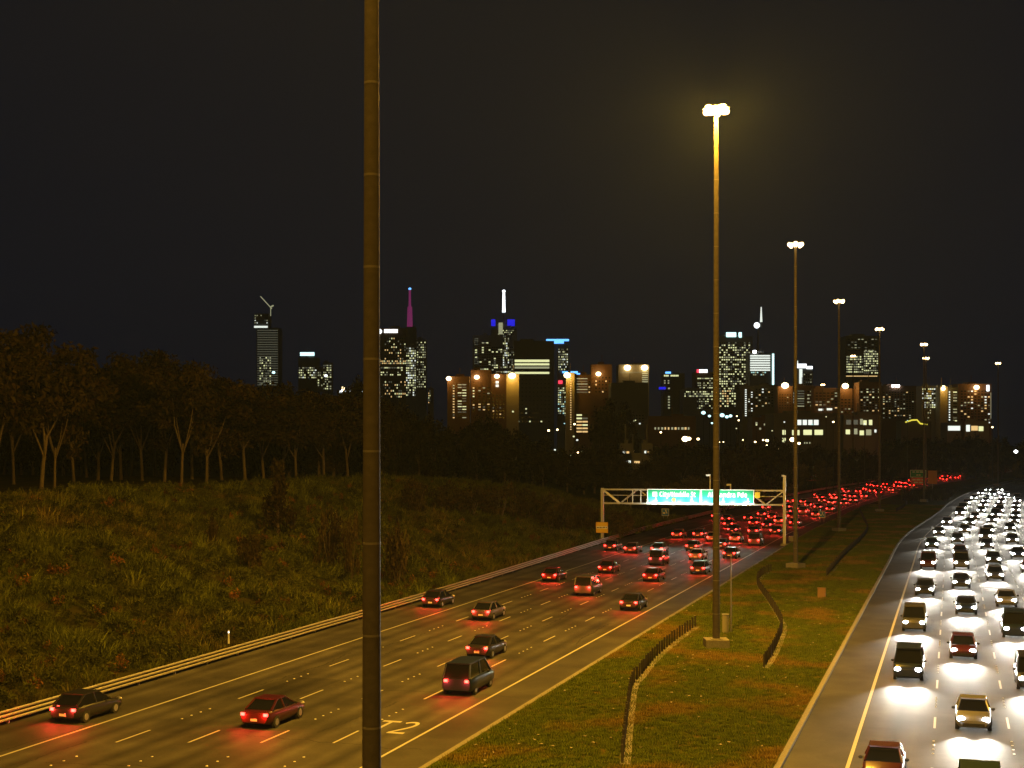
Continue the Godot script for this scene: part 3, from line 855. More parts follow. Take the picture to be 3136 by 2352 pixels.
func build_grass() -> void:
	rng.seed = 77
	# tall stalks on the embankment
	var st := start()
	for k in 12:
		var a := rng.randf() * TAU
		var r := rng.randf() * 0.32
		var p := Vector3(cos(a) * r, 0, sin(a) * r)
		var h := rng.randf_range(0.35, 0.95)
		var bend := Vector3(rng.randfn() * 0.38, 0, rng.randfn() * 0.38)
		var side := Vector3(cos(a * 3.0), 0, sin(a * 3.0)) * 0.034
		quad(st, p - side, p + side, p + bend * 0.4 + side * 0.7 + Vector3(0, h * 0.6, 0), p + bend * 0.4 - side * 0.7 + Vector3(0, h * 0.6, 0))
		tri(st, p + bend * 0.4 - side * 0.7 + Vector3(0, h * 0.6, 0), p + bend * 0.4 + side * 0.7 + Vector3(0, h * 0.6, 0), p + bend + Vector3(0, h, 0))
	st.generate_normals()
	scatter("long_grass", "tall unmown grass and weeds covering the embankment left of the road", st.commit(), 64000, func() -> Array:
		var s := 40.0 + 230.0 * pow(rng.randf(), 1.3)
		var u := 37.5 * pow(rng.randf(), 0.95)
		var t := -24.3 - u
		var clump := hills.get_noise_2d(t * 14.0, s * 14.0)
		if clump < -0.22: return []
		var size := rng.randf_range(0.5, 1.25) * (0.75 + 1.5 * maxf(clump, 0.0))
		var dry := clampf(hills.get_noise_2d(t * 3.0 + 300.0, s * 3.0) * 1.4 + rng.randf_range(-0.3, 0.4), 0.0, 1.0)
		var shade := Color(0.070, 0.080, 0.009).lerp(Color(0.10, 0.070, 0.020), dry) * rng.randf_range(0.35, 1.6) * (1.0 + 0.8 * clump)
		return [on(t, s, bank(t, s) - 0.05), size, shade])
	# short tufts on the mown strip
	st = start()
	for k in 7:
		var a := TAU * k / 7
		var p := Vector3(cos(a) * 0.09, 0, sin(a) * 0.09)
		var side := Vector3(-sin(a), 0, cos(a)) * 0.02
		tri(st, p - side, p + side, p * 2.0 + Vector3(0, 0.11, 0))
	st.generate_normals()
	scatter("short_grass", "short mown grass on the strip between the carriageways", st.commit(), 120000, func() -> Array:
		var s := 44.0 + 300.0 * pow(rng.randf(), 1.7)
		var t := rng.randf_range(3.2, median_width(s) - 3.3)
		var patch := hills.get_noise_2d(t * 9.0 + 90.0, s * 9.0)
		var shade := Color(0.095, 0.12, 0.008).lerp(Color(0.2, 0.13, 0.025), clampf(patch * 2.4, 0.0, 1.0)) * rng.randf_range(0.6, 1.4)
		return [on(t, s, 0.12), rng.randf_range(0.6, 1.5) * (1.0 + 0.8 * smoothstep(90.0, 300.0, s)), shade])
	# leafy weeds on the slope
	st = start()
	leaves(st, Vector3(0, 0.45, 0), Vector3(0.5, 0.5, 0.5), 70, 0.22, Color(1, 1, 1))
	st.generate_normals()
	scatter("weeds", "leafy weeds dotted over the embankment, some rusty red", st.commit(), 9000, func() -> Array:
		var s := 44.0 + 190.0 * pow(rng.randf(), 1.2)
		var t := -25.0 - 37.0 * rng.randf()
		var shade := Color(0.076, 0.082, 0.010) if rng.randf() < 0.93 else Color(0.17, 0.075, 0.018)
		return [on(t, s, bank(t, s)), rng.randf_range(0.35, 1.25), shade * rng.randf_range(0.3, 1.2)])
	# dead leaves and scraps lying on the strip
	st = start()
	quad(st, Vector3(-0.09, 0.02, -0.05), Vector3(-0.08, 0.05, 0.05), Vector3(0.09, 0.03, 0.06), Vector3(0.1, 0.06, -0.04))
	st.generate_normals()
	scatter("fallen_leaves", "pale dead leaves scattered on the grass between the carriageways", st.commit(), 260, func() -> Array:
		var s := 50.0 + 90.0 * rng.randf()
		return [on(rng.randf_range(3.4, median_width(s) - 3.4), s, 0.2), rng.randf_range(0.5, 1.3), Color(0.4, 0.34, 0.24) * rng.randf_range(0.4, 1.3)])

func scatter(called: String, label: String, mesh: Mesh, n: int, where: Callable) -> void:
	var spots := []
	for i in n:
		var w: Array = where.call()
		if w: spots.append(w)
	var mm := MultiMesh.new()
	mm.transform_format = MultiMesh.TRANSFORM_3D
	mm.use_colors = true
	mm.mesh = mesh
	mm.instance_count = spots.size()
	for i in spots.size():
		mm.set_instance_transform(i, Transform3D(Basis(Vector3.UP, rng.randf() * TAU).scaled(Vector3.ONE * spots[i][1]), spots[i][0]))
		mm.set_instance_color(i, spots[i][2])
	var o := MultiMeshInstance3D.new()
	o.name = called
	o.multimesh = mm
	o.material_override = M.leaf
	add_child(o)
	tag(o, label, "leaves" if called == "fallen_leaves" else "grass", "", "stuff")

# ---------------------------------------------------------------- the city
func tower(called: String, label: String, category: String, x: float, d: float, width: float, height: float, deep: float, m: Material, turn := 0.0) -> Node3D:
	var t := thing(called, label, category, Vector3(x, -1.0, -d), turn)
	var st := start(); box(st, Vector3(0, height / 2 + 0.5, -deep / 2), Vector3(width, height + 1.0, deep))
	obj("walls", st, m, t)
	st = start()
	for e in [[Vector3(0, 0, -0.2), Vector3(width, 0.9, 0.4)], [Vector3(0, 0, 0.2 - deep), Vector3(width, 0.9, 0.4)], [Vector3(0.2 - width / 2, 0, -deep / 2), Vector3(0.4, 0.9, deep - 0.8)], [Vector3(width / 2 - 0.2, 0, -deep / 2), Vector3(0.4, 0.9, deep - 0.8)]]:
		box(st, e[0] + Vector3(0, height + 1.45, 0), e[1])
	obj("parapet", st, m, t)
	st = start()
	var share := rng.randf_range(0.2, 0.4)
	var high := 1.5 + 0.018 * height
	box(st, Vector3(width * rng.randf_range(-0.2, 0.2), height + 1.0 + high / 2, -deep * 0.5), Vector3(width * share, high, deep * 0.4))
	bar(st, Vector3(width * 0.05, height + 1.0, -deep * 0.5), Vector3(width * 0.05, height + 3.0 + high * 2.0, -deep * 0.5), 0.3)
	obj("plant_room", st, m, t)
	return t

func lit(t: Node3D, x0: float, x1: float, y0: float, y1: float, columns: int, rows: int, wide: float, high: float, share: float, panes: Array, odd := 0.0) -> void:   # windows of the front, and of the sides as far as they reach
	var sets := []
	for p in panes: sets.append(start())
	var used_sets := {}
	var unlit := start()
	var w := (x1 - x0) / columns
	var h := (y1 - y0) / rows
	var any := false
	for r in rows:
		var lucky := rng.randf_range(-odd, odd)
		for c in columns:
			var at := Vector3(x0 + w * (c + 0.5), 1.0 + y0 + h * (r + 0.5), 0.06)
			var size := Vector3(w * wide, h * high, 0.12)
			if rng.randf() < share + lucky:
				var k := mini(int(pow(rng.randf(), 1.3) * panes.size()), panes.size() - 1)
				box(sets[k], at, size)
				used_sets[k] = true
			else:
				box(unlit, at, size)
				any = true
	for k in used_sets: obj("lit_windows", sets[k], panes[k], t).set_meta("kind", "stuff")
	if any: obj("dark_windows", unlit, M.pane_dark, t).set_meta("kind", "stuff")

func slab(t: Node3D, called: String, x0: float, x1: float, y0: float, y1: float, z0: float, z1: float, m: Material) -> MeshInstance3D:
	var st := start(); box(st, Vector3((x0 + x1) / 2, 1.0 + (y0 + y1) / 2, (z0 + z1) / 2), Vector3(x1 - x0, y1 - y0, z1 - z0))
	return obj(called, st, m, t)

func roof_lamp(t: Node3D, x: float, y: float, r: float, power: float) -> void:
	var st := start(); ellipsoid(st, Vector3(x, 1.0 + y, 1.4), Vector3(r, r * 0.8, r), 6, 10); var f := obj("roof_lamp", st, M.warm_lamp, t)
	st = start(); bar(st, Vector3(x, 1.0 + y - r, -0.3), Vector3(x, 1.0 + y, 1.3), 0.2); obj("bracket", st, M.dark, f)
	var l := OmniLight3D.new()
	l.name = "roof_light"; l.position = Vector3(x, 1.0 + y - r * 0.5, 6.0); l.light_color = SODIUM; l.light_energy = power * 0.28; l.light_size = r; l.omni_range = 80.0; l.omni_attenuation = 2.0; l.shadow_enabled = true
	t.add_child(l, true)

func street_light(label: String, x: float, y: float, d: float, r: float, m: Material) -> void:
	var t := thing("small_lamp", label, "street lamp", Vector3(x, 0, -d), 0.0, "scattered small lamps among the dark trees")
	var st := start(); tube(st, [Vector3(0, -1, 0), Vector3(0, y, 0)], [0.12, 0.08], 6); obj("post", st, M.dark, t)
	st = start(); ellipsoid(st, Vector3(0, y + r * 0.4, 0), Vector3(r, r * 0.8, r), 6, 10); obj("lamp_globe", st, m, t)

func top(x: float, d: float, y: float) -> float:   # how tall a plant is whose tip is at height y
	return maxf(y - land(x, d), 0.8)

func tower_crane(t: Node3D, x: float, y: float) -> void:
	var st := start()
	bar(st, Vector3(x, 1.0 + y - 4, -8), Vector3(x, 1.0 + y + 12, -8), 1.2); bar(st, Vector3(x + 2, 1.0 + y + 9, -8), Vector3(x - 18, 1.0 + y + 31, -8), 1.3); bar(st, Vector3(x, 1.0 + y + 12, -8), Vector3(x + 5, 1.0 + y + 15, -8), 2.0)
	obj("crane", st, M.pane_soft, t)

func spire(t: Node3D, x: float, y0: float, y1: float, r0: float, r1: float, m: Material, tip: Material) -> void:
	var st := start()
	tube(st, [Vector3(x, 1.0 + y0, -6), Vector3(x, 1.0 + lerpf(y0, y1, 0.55), -6)], [r0, r0 * 0.8], 8); tube(st, [Vector3(x, 1.0 + lerpf(y0, y1, 0.55), -6), Vector3(x, 1.0 + y1, -6)], [r1, r1 * 0.8], 8)
	obj("spire_light", st, m, t)
	st = start(); ellipsoid(st, Vector3(x, 1.0 + y1 + r1 * 0.6, -6), Vector3(r1 * 1.1, r1, r1 * 1.1)); obj("spire_tip_light", st, tip, t)

func slab_disc(t: Node3D, x: float, y: float, r: float) -> void:
	var st := start(); ellipsoid(st, Vector3(x, 1.0 + y, 0.6), Vector3(r, r, 0.7), 8, 16); obj("roof_sign", st, M.sign_white, t)

func ball_spire(t: Node3D, x: float, y: float, sx: float, sy: float, r: float) -> void:
	var st := start(); ellipsoid(st, Vector3(x, 1.0 + y, -8), Vector3(r, r, r), 8, 14); obj("ball_light", st, M.sign_white, t)
	st = start(); tube(st, [Vector3(sx, 1.0 + y + 6, -8), Vector3(sx, 1.0 + sy, -8)], [2.2, 0.9], 8); obj("spire_light", st, M.pane_white, t)
	st = start(); tube(st, [Vector3(x + 2, y - 95, -8), Vector3(x + 2, 1.0 + y - r, -8)], [3.0, 1.6], 8); tube(st, [Vector3(sx, 1.0 + y - 4, -8), Vector3(sx, 1.0 + y + 6, -8)], [2.0, 2.2], 8); bar(st, Vector3(x, 1.0 + y - 3, -8), Vector3(sx, 1.0 + y - 3, -8), 2.0); obj("mast", st, M.wall_dark, t)

func neon_line(a: Vector3, b: Vector3, c: Vector3, d: Vector3, e: Vector3) -> void:
	var t := thing("pavilion_roof", "bent glowing yellow light line along a low dark roof", "building", Vector3(a.x, 0, a.z))
	var st := start(); tube(st, [a - t.position, b - t.position, c - t.position, d - t.position, e - t.position], [0.3, 0.32, 0.32, 0.32, 0.26], 8); obj("neon_light", st, M.sign_yellow, t)
	st = start()
	box(st, Vector3(5.0, (b.y - 0.5) / 2, -4.3), Vector3(14.0, b.y - 0.5, 8.0)); obj("walls", st, M.wall_dark, t)

func build_city() -> void:
	rng.seed = 2024
	var t: Node3D
	t = tower("office_tower", "slim unfinished tower with faint floor lines and a crane on top", "building", -431.2, 2450, 39.2, 219.98, 38, M.wall_dark, 0)
	lit(t, -18.78, 18.78, 117.9, 218.35, 1, 24, 0.97, 0.3, 1, [M.pane_dim], 0)
	slab(t, "upper_storeys", -24.5, 1.63, 219.98, 246.12, -30, -2, M.wall_dark)
	lit(t, -23.68, 0.82, 227.33, 244.48, 7, 4, 0.4, 0.4, 0.35, [M.pane_soft, M.pane_white, M.pane_dim], 0)
	slab(t, "work_lights", -23.68, 0, 220.8, 224.07, -1, 0.6, M.pane_white)
	lit(t, -14.7, 6.53, 119.53, 170.17, 6, 11, 0.6, 0.5, 0.6, [M.pane_soft, M.pane_yellow, M.pane_dim], 0)
	tower_crane(t, 4.08, 246.12)
	t = tower("office_tower", "small tower with a long white roof sign, right of the unfinished tower", "building", -345.45, 2350, 32.9, 161.48, 32.9, M.wall_dark, 0)
	lit(t, -15.67, 14.88, 126.23, 146.6, 10, 5, 0.65, 0.5, 0.75, [M.pane_yellow, M.pane_soft, M.pane_white, M.pane_dim], 0)
	slab(t, "sign_post", -3.13, 0.78, 160.7, 163.83, -3, 0.8, M.wall_dark)
	slab(t, "roof_sign", -12.93, 10.97, 165.01, 170.88, -1, 1.5, M.sign_cyan)
	t = tower("office_tower", "narrow lit block with a lower wing, between the long roof sign and the foreground mast", "building", -305.9, 2300, 15.33, 149.93, 15.33, M.wall_grey, 0)
	slab(t, "lower_wing", -16.87, -7.67, 102.4, 143.03, -18, -1, M.wall_grey)
	lit(t, -6.9, 6.9, 105.47, 147.63, 5, 11, 0.7, 0.5, 0.75, [M.pane_yellow, M.pane_soft, M.pane_dim], 0)
	lit(t, -16.1, -7.67, 110.83, 139.97, 3, 7, 0.6, 0.5, 0.6, [M.pane_yellow, M.pane_soft, M.pane_dim], 0)
	t = tower("low_building", "low roof carrying a bright white light strip beside the foreground mast", "building", -173.75, 1500, 25.5, 71, 12, M.wall_grey, 0)
	slab(t, "light_strip_lamp", -12.25, 12.25, 71, 73, -1, 0.9, M.sign_white)
	slab(t, "floodlamp", -10.25, -7.25, 72, 77, -1, 0.9, M.warm_lamp)
	t = tower("office_tower", "broad brown tower with white roof lettering and warm windows, touching the foreground mast", "building", -193.88, 2250, 45.75, 202.5, 40, M.wall_brown, 0)
	lit(t, -13.12, 22.12, 151.5, 189, 10, 8, 0.45, 0.45, 0.4, [M.pane_warm, M.pane_yellow, M.pane_dim], 0)
	lit(t, -22.12, 22.12, 144.75, 151.5, 17, 2, 0.6, 0.6, 0.85, [M.pane_warm, M.pane_yellow, M.pane_dim], 0)
	lit(t, -22.12, 16.88, 126, 141, 13, 4, 0.7, 0.5, 0.55, [M.pane_yellow, M.pane_soft, M.pane_dim], 0.25)
	lit(t, -19.12, 22.12, 90, 118.5, 13, 6, 0.5, 0.5, 0.45, [M.pane_warm, M.pane_yellow, M.pane_dim], 0)
	slab(t, "roof_sign", -13.12, 8.62, 195.75, 201.38, -1, 1.2, M.sign_white)
	slab_disc(t, -21, 198, 4.2)
	t = tower("office_tower", "dark tower carrying a tall magenta spire with a blue tip", "building", -181.88, 2500, 18.75, 225.83, 18.75, M.wall_dark, 0)
	spire(t, -2.46, 225.83, 294.17, 5.4, 2.4, M.sign_pink, M.sign_sky)
	t = tower("office_tower", "bright yellow windowed block in front of the magenta spire tower", "building", -160.05, 2200, 16.5, 170.47, 16.5, M.wall_grey, 0)
	lit(t, -7.88, 7.88, 91.27, 169, 6, 20, 0.72, 0.55, 0.8, [M.pane_yellow, M.pane_white, M.pane_soft, M.pane_dim], 0.2)
	t = tower("office_tower", "dimmer grey tower with fine rows of windows right of the bright block", "building", -146.35, 2240, 16.43, 183.75, 16.43, M.wall_grey, 0)
	lit(t, -7.47, 7.47, 106.09, 181.51, 5, 19, 0.55, 0.45, 0.75, [M.pane_soft, M.pane_dim, M.pane_yellow], 0)
	t = tower("office_tower", "tiny yellow lit block left of the brown housing towers", "building", -88, 1500, 6, 75, 12, M.wall_beige, 0)
	lit(t, -2.5, 0, 59, 74, 2, 6, 0.6, 0.5, 0.8, [M.pane_warm, M.pane_yellow, M.pane_dim], 0)
	t = tower("office_tower", "tallest central tower with a glowing white spire and blue crown lights", "building", -12.47, 2200, 41.07, 197.6, 40, M.wall_grey, 0)
	lit(t, -19.8, -2.93, 127.93, 170.47, 5, 12, 0.8, 0.5, 0.3, [M.pane_yellow, M.pane_soft, M.pane_dim], 0.3)
	lit(t, -2.2, 8.07, 127.93, 188.07, 4, 16, 0.6, 0.6, 0.7, [M.pane_soft, M.pane_white, M.pane_yellow, M.pane_dim], 0.2)
	lit(t, 8.07, 17.6, 127.93, 170.47, 3, 11, 0.7, 0.5, 0.5, [M.pane_yellow, M.pane_soft, M.pane_dim], 0)
	lit(t, -10.27, 15.4, 188.07, 196.87, 10, 3, 0.6, 0.5, 0.55, [M.pane_yellow, M.pane_soft, M.pane_dim], 0)
	slab(t, "crown_light", -20.53, -13.93, 203.47, 213, -12, 0.5, M.sign_deep)
	slab(t, "crown_light", 5.13, 16.87, 203.47, 213, -12, 0.5, M.sign_deep)
	slab(t, "crown_core", -11, 11, 197.6, 205.67, -20, -2, M.wall_grey)
	slab(t, "crown_lamp", -8.8, -2.2, 189.53, 207.87, -1, 0.7, M.pane_soft)
	spire(t, -0.51, 205.67, 226.2, 3.6, 2.2, M.wall_dark, M.sign_deep)
	spire(t, -0.51, 224.73, 257, 2.8, 2.4, M.sign_white, M.sign_white)
	t = tower("office_tower", "dim grey tower with a few lit windows left of the tallest central tower", "building", -48.97, 2260, 30.13, 192.03, 30.13, M.wall_grey, 0)
	lit(t, -11.3, 14.31, 135.53, 182.24, 7, 12, 0.8, 0.45, 0.24, [M.pane_yellow, M.pane_soft, M.pane_dim], 0.2)
	lit(t, -12.81, -5.27, 138.55, 188.27, 1, 16, 0.9, 0.3, 0.7, [M.pane_dim], 0)
	t = tower("office_tower", "wide black tower with three bright yellow-green floors", "building", 23.75, 1500, 43.5, 126, 40, M.wall_dark, 0)
	lit(t, -21, 16.75, 103.5, 107, 1, 1, 0.99, 0.75, 1, [M.pane_yellow], 0)
	lit(t, -21, 16.75, 100, 103, 1, 1, 0.99, 0.7, 1, [M.pane_yellow], 0)
	lit(t, -21, 16.75, 96.5, 99.5, 1, 1, 0.99, 0.7, 1, [M.pane_soft], 0)
	lit(t, -21, 16.75, 91, 93.5, 1, 1, 0.99, 0.85, 1, [M.pane_yellow], 0)
	lit(t, -18.75, 18.25, 37.5, 87.5, 9, 11, 0.4, 0.3, 0.05, [M.pane_soft, M.pane_yellow, M.pane_dim], 0)
	t = tower("office_tower", "slim tower crowned with a bright blue bar, right of the wide black tower", "building", 79.19, 2150, 17.92, 171.23, 17.92, M.wall_grey, 0)
	lit(t, -7.53, 7.53, 125.37, 164.07, 7, 10, 0.6, 0.5, 0.75, [M.pane_yellow, M.pane_soft, M.pane_white, M.pane_dim], 0.2)
	slab(t, "roof_sign", -26.16, 8.96, 175.18, 178.04, -4, 1, M.sign_sky)
	slab(t, "roof_sign", -14.69, 1.07, 171.23, 175.18, -4, 1, M.sign_sky)
	t = tower("office_tower", "lit block with a small red sign beneath the curved blue roof light", "building", 51.1, 1400, 10.73, 86.87, 12, M.wall_grey, 0)
	lit(t, -4.9, 4.9, 43, 72.87, 6, 13, 0.7, 0.5, 0.7, [M.pane_yellow, M.pane_cyan, M.pane_soft, M.pane_dim], 0.2)
	slab(t, "roof_sign", -4.43, -0.23, 76.13, 79.4, -1, 0.8, M.sign_red)
	slab(t, "roof_light", -0.23, 15.17, 86.87, 88.73, -5, 0.8, M.sign_sky)
	slab(t, "roof_light", 14.23, 19.83, 84.53, 86.87, -5, 0.8, M.sign_sky)
	t = tower("housing_tower", "leftmost brown housing tower with a column of small lights", "building", -34.8, 900, 14.4, 58.2, 14.4, M.wall_brown, 0)
	lit(t, -4.2, -1.8, 31.5, 54, 1, 13, 0.45, 0.4, 1, [M.pane_warm, M.pane_soft, M.pane_dim], 0)
	lit(t, -0.6, 5.4, 31.5, 54.6, 2, 13, 0.85, 0.3, 0.65, [M.pane_soft, M.pane_yellow, M.pane_dim], 0.2)
	roof_lamp(t, -6.15, 57.6, 1.7, 160)
	t = tower("housing_tower", "taller brown housing tower, second from the left, with one roof lamp", "building", -20.55, 920, 13.49, 63.45, 13.49, M.wall_brown, 0)
	lit(t, -5.83, -3.99, 36.47, 53.33, 1, 9, 0.6, 0.4, 0.7, [M.pane_warm, M.pane_yellow, M.pane_dim], 0)
	lit(t, -2.45, 6.44, 37.08, 53.33, 3, 9, 0.5, 0.35, 0.35, [M.pane_warm, M.pane_yellow, M.pane_soft, M.pane_dim], 0)
	roof_lamp(t, -2.76, 59.47, 1.74, 160)
	t = tower("housing_tower", "plain brown housing wing with a roof lamp above a lit stair window", "building", -8.55, 900, 9.9, 59.7, 12, M.wall_brown, 0)
	lit(t, -2.25, 0.15, 51.9, 56.4, 1, 2, 0.8, 0.7, 1, [M.pane_white], 0)
	lit(t, -4.65, 4.35, 31.5, 48, 4, 8, 0.4, 0.35, 0.3, [M.pane_warm, M.pane_yellow, M.pane_dim], 0)
	roof_lamp(t, -1.17, 59.1, 1.7, 160)
	t = tower("housing_tower", "orange lit end wall of a housing tower beside the wide black tower", "building", 0.44, 880, 7.92, 58.71, 12, M.wall_beige, 0)
	roof_lamp(t, -0.44, 58.41, 2.35, 520)
	lit(t, -1.03, 1.32, 34.65, 37, 1, 1, 0.4, 0.4, 0.5, [M.pane_yellow], 0)
	t = tower("housing_tower", "narrow orange end wall with a vertical row of stair lights", "building", 36.96, 880, 5.28, 59.59, 12, M.wall_beige, 0)
	lit(t, -0.59, 1.17, 23.8, 57.53, 1, 22, 0.4, 0.4, 1, [M.pane_warm], 0)
	roof_lamp(t, -2.05, 58.71, 2.15, 420)
	t = tower("housing_tower", "housing block beside the narrow orange wall, with bright rows near its foot", "building", 45.08, 884, 10.61, 58.61, 12, M.wall_brown, 0)
	lit(t, -4.71, 3.83, 47.41, 57.73, 1, 6, 0.8, 0.3, 1, [M.pane_soft, M.pane_dim], 0)
	lit(t, -4.13, 3.24, 22.07, 34.74, 2, 6, 0.92, 0.45, 0.9, [M.pane_yellow, M.pane_warm, M.pane_dim], 0)
	lit(t, 3.24, 5.01, 47.41, 55.66, 1, 5, 0.5, 0.4, 0.5, [M.pane_warm], 0)
	t = tower("housing_tower", "dark brown housing tower with a single roof lamp, behind the round treetop", "building", 58.05, 900, 13.5, 66, 13.5, M.wall_brown, 0)
	roof_lamp(t, -2.1, 60.6, 1.7, 160)
	lit(t, -4.65, 6.15, 48, 59.4, 5, 5, 0.4, 0.4, 0.18, [M.pane_warm], 0)
	t = tower("office_tower", "pale beige slab tower with two round roof lamps", "building", 100.82, 1150, 25.3, 80.17, 25.3, M.wall_beige, 0)
	lit(t, 6.52, 12.27, 47.2, 76.33, 1, 17, 0.85, 0.45, 1, [M.pane_soft, M.pane_dim], 0)
	lit(t, -11.88, 5.75, 74.03, 75.18, 1, 1, 0.95, 0.5, 1, [M.pane_dim], 0)
	roof_lamp(t, -5.37, 78.44, 2.81, 60)
	roof_lamp(t, 8.82, 78.44, 2.81, 60)
	t = tower("low_building", "long dim block with scattered lights behind the trees, below the pale slab tower", "building", 67.73, 800, 21.33, 49.67, 21.33, M.wall_dark, 0)
	lit(t, -2.13, 8.53, 26.2, 32.33, 6, 4, 0.5, 0.45, 0.4, [M.pane_white, M.pane_soft, M.pane_dim], 0)
	t = tower("office_tower", "dark block with blue roof lights and one lit top floor", "building", 186.67, 1600, 24.53, 96.07, 24.53, M.wall_dark, 0)
	lit(t, -11.73, 5.33, 92.87, 95.53, 9, 1, 0.8, 0.7, 0.9, [M.pane_yellow], 0)
	lit(t, -11.73, -5.33, 84.33, 89.67, 3, 2, 0.8, 0.5, 0.7, [M.pane_soft], 0)
	lit(t, -7.47, -4.27, 55.53, 81.13, 1, 8, 0.7, 0.5, 0.8, [M.pane_soft], 0)
	slab(t, "roof_light", -9.6, -3.73, 96.6, 98.73, -4, 1, M.sign_sky)
	slab(t, "roof_light", -17.07, -9.6, 78.47, 81.13, -4, 1, M.sign_deep)
	t = tower("office_tower", "stepped block under a red and white roof sign left of the big mast", "building", 262.52, 1900, 25.97, 113.17, 25.97, M.wall_brown, 0)
	lit(t, -9.18, 12.35, 78.33, 106.83, 8, 9, 0.7, 0.45, 0.6, [M.pane_soft, M.pane_yellow, M.pane_dim], 0.3)
	slab(t, "roof_sign", -9.82, -6.65, 113.17, 117.6, -1, 1, M.sign_red)
	slab(t, "roof_sign", -6.65, 4.75, 113.17, 117.6, -1, 1, M.sign_white)
	t = tower("office_tower", "wide low block with continuous rows of lit offices, left of the big mast", "building", 201.25, 1500, 32.5, 74, 32.5, M.wall_grey, 0)
	lit(t, -15.25, 15.75, 66, 73, 17, 3, 0.75, 0.5, 0.9, [M.pane_yellow, M.pane_soft, M.pane_dim], 0)
	lit(t, -1.75, 15.75, 53, 65, 8, 5, 0.6, 0.45, 0.5, [M.pane_yellow, M.pane_soft, M.pane_dim], 0)
	t = tower("office_tower", "huge dark tower full of yellow-green windows under a white roof sign", "building", 305.9, 1900, 46.87, 161.93, 40, M.wall_dark, 0)
	lit(t, -22.8, 20.27, 89.73, 155.6, 14, 20, 0.62, 0.5, 0.72, [M.pane_yellow, M.pane_soft, M.pane_yellow, M.pane_dim], 0.2)
	lit(t, -22.17, 0.63, 65.67, 89.73, 7, 7, 0.62, 0.5, 0.8, [M.pane_yellow, M.pane_warm, M.pane_dim], 0.2)
	slab(t, "roof_sign", -12.67, 0.63, 161.93, 168.27, -2, 1, M.sign_cyan)
	slab(t, "roof_sign", 4.43, 8.23, 161.3, 168.27, -2, 1, M.sign_cyan)
	slab(t, "plant_room", -17.1, 12.03, 161.3, 164.47, -20, -2, M.wall_dark)
	t = tower("office_tower", "glaring white lit office block with a bright edge on its right", "building", 333, 1850, 32.07, 135.87, 32.07, M.wall_grey, 0)
	lit(t, -16.03, 11.1, 112.43, 134.63, 1, 7, 0.98, 0.62, 1, [M.pane_white], 0)
	lit(t, -14.8, 5.55, 106.27, 112.43, 8, 2, 0.7, 0.5, 0.7, [M.pane_cyan, M.pane_soft, M.pane_dim], 0)
	slab(t, "edge_light", 13.57, 16.03, 92.7, 135.87, -1, 0.8, M.sign_cyan)
	slab(t, "roof_lamp", -11.72, -8.02, 136.48, 140.18, -2, 1, M.white_lamp)
	t = tower("office_tower", "dark tower behind, topped by a white ball and a thin lit spire", "building", 444.17, 2500, 18.33, 135.83, 18.33, M.wall_dark, 0)
	ball_spire(t, -2.08, 230, 5.83, 263.33, 5.4)
	t = tower("office_tower", "block with a slanted bright white top and a vertical light stripe", "building", 358.13, 1700, 20.4, 107.93, 20.4, M.wall_grey, 0)
	slab(t, "roof_light", -9.07, 2.27, 108.5, 113.6, -6, 0.8, M.sign_white)
	slab(t, "roof_light", 2.27, 9.63, 107.37, 110.77, -6, 0.8, M.sign_white)
	slab(t, "stripe_light", -6.52, -2.83, 86.4, 107.37, -1, 0.6, M.pane_white)
	slab(t, "roof_light", -10.2, -7.93, 111.33, 117.57, -4, 0, M.pane_white)
	lit(t, -1.7, 9.07, 86.4, 102.27, 4, 5, 0.5, 0.4, 0.4, [M.pane_soft, M.pane_dim], 0)
	t = tower("office_tower", "wide tower with even rows of lit windows behind the third and fourth lit masts", "building", 478.8, 1900, 45.6, 162.57, 40, M.wall_dark, 0)
	lit(t, -21.53, 1.9, 112.53, 136.6, 9, 7, 0.72, 0.5, 0.9, [M.pane_yellow, M.pane_soft, M.pane_dim], 0.1)
	lit(t, 2.53, 22.17, 111.27, 143.57, 8, 10, 0.72, 0.5, 0.9, [M.pane_yellow, M.pane_soft, M.pane_dim], 0.1)
	lit(t, -20.27, 21.53, 141.67, 160.67, 9, 5, 0.6, 0.3, 0.3, [M.pane_dim, M.pane_soft], 0)
	lit(t, -22.17, 21.53, 107.47, 109.37, 1, 1, 0.98, 0.6, 1, [M.pane_warm], 0)
	t = tower("housing_tower", "dark housing tower with a ladder of white lights, right of the huge tower", "building", 161.66, 950, 7.92, 54.27, 12, M.wall_dark, 0)
	lit(t, -2.69, -0.79, 34, 53, 1, 13, 0.6, 0.5, 1, [M.pane_white], 0)
	lit(t, -0.47, 3.32, 34, 51.42, 2, 11, 0.5, 0.4, 0.4, [M.pane_soft, M.pane_white, M.pane_dim], 0)
	t = tower("housing_tower", "dark housing tower with scattered windows below the glaring white block", "building", 175.52, 960, 16.32, 55.32, 16.32, M.wall_dark, 0)
	lit(t, -7.52, 7.52, 40.6, 54.04, 7, 7, 0.5, 0.4, 0.28, [M.pane_soft, M.pane_warm, M.pane_white, M.pane_dim], 0)
	t = tower("housing_tower", "housing tower with an orange lit top under its roof lamp", "building", 182.9, 930, 9.92, 53.13, 12, M.wall_brown, 0)
	roof_lamp(t, -0.31, 54.37, 2.48, 260)
	lit(t, -4.34, 4.34, 38.56, 49.1, 5, 6, 0.4, 0.35, 0.12, [M.pane_soft, M.pane_warm, M.pane_dim], 0)
	t = tower("housing_tower", "housing tower with rows of pale balconies, behind the second lit mast's neighbour", "building", 199.18, 950, 14.57, 54.27, 14.57, M.wall_brown, 0)
	lit(t, -4.12, 0.95, 40.33, 52.37, 1, 7, 0.9, 0.35, 1, [M.pane_dim, M.pane_soft], 0)
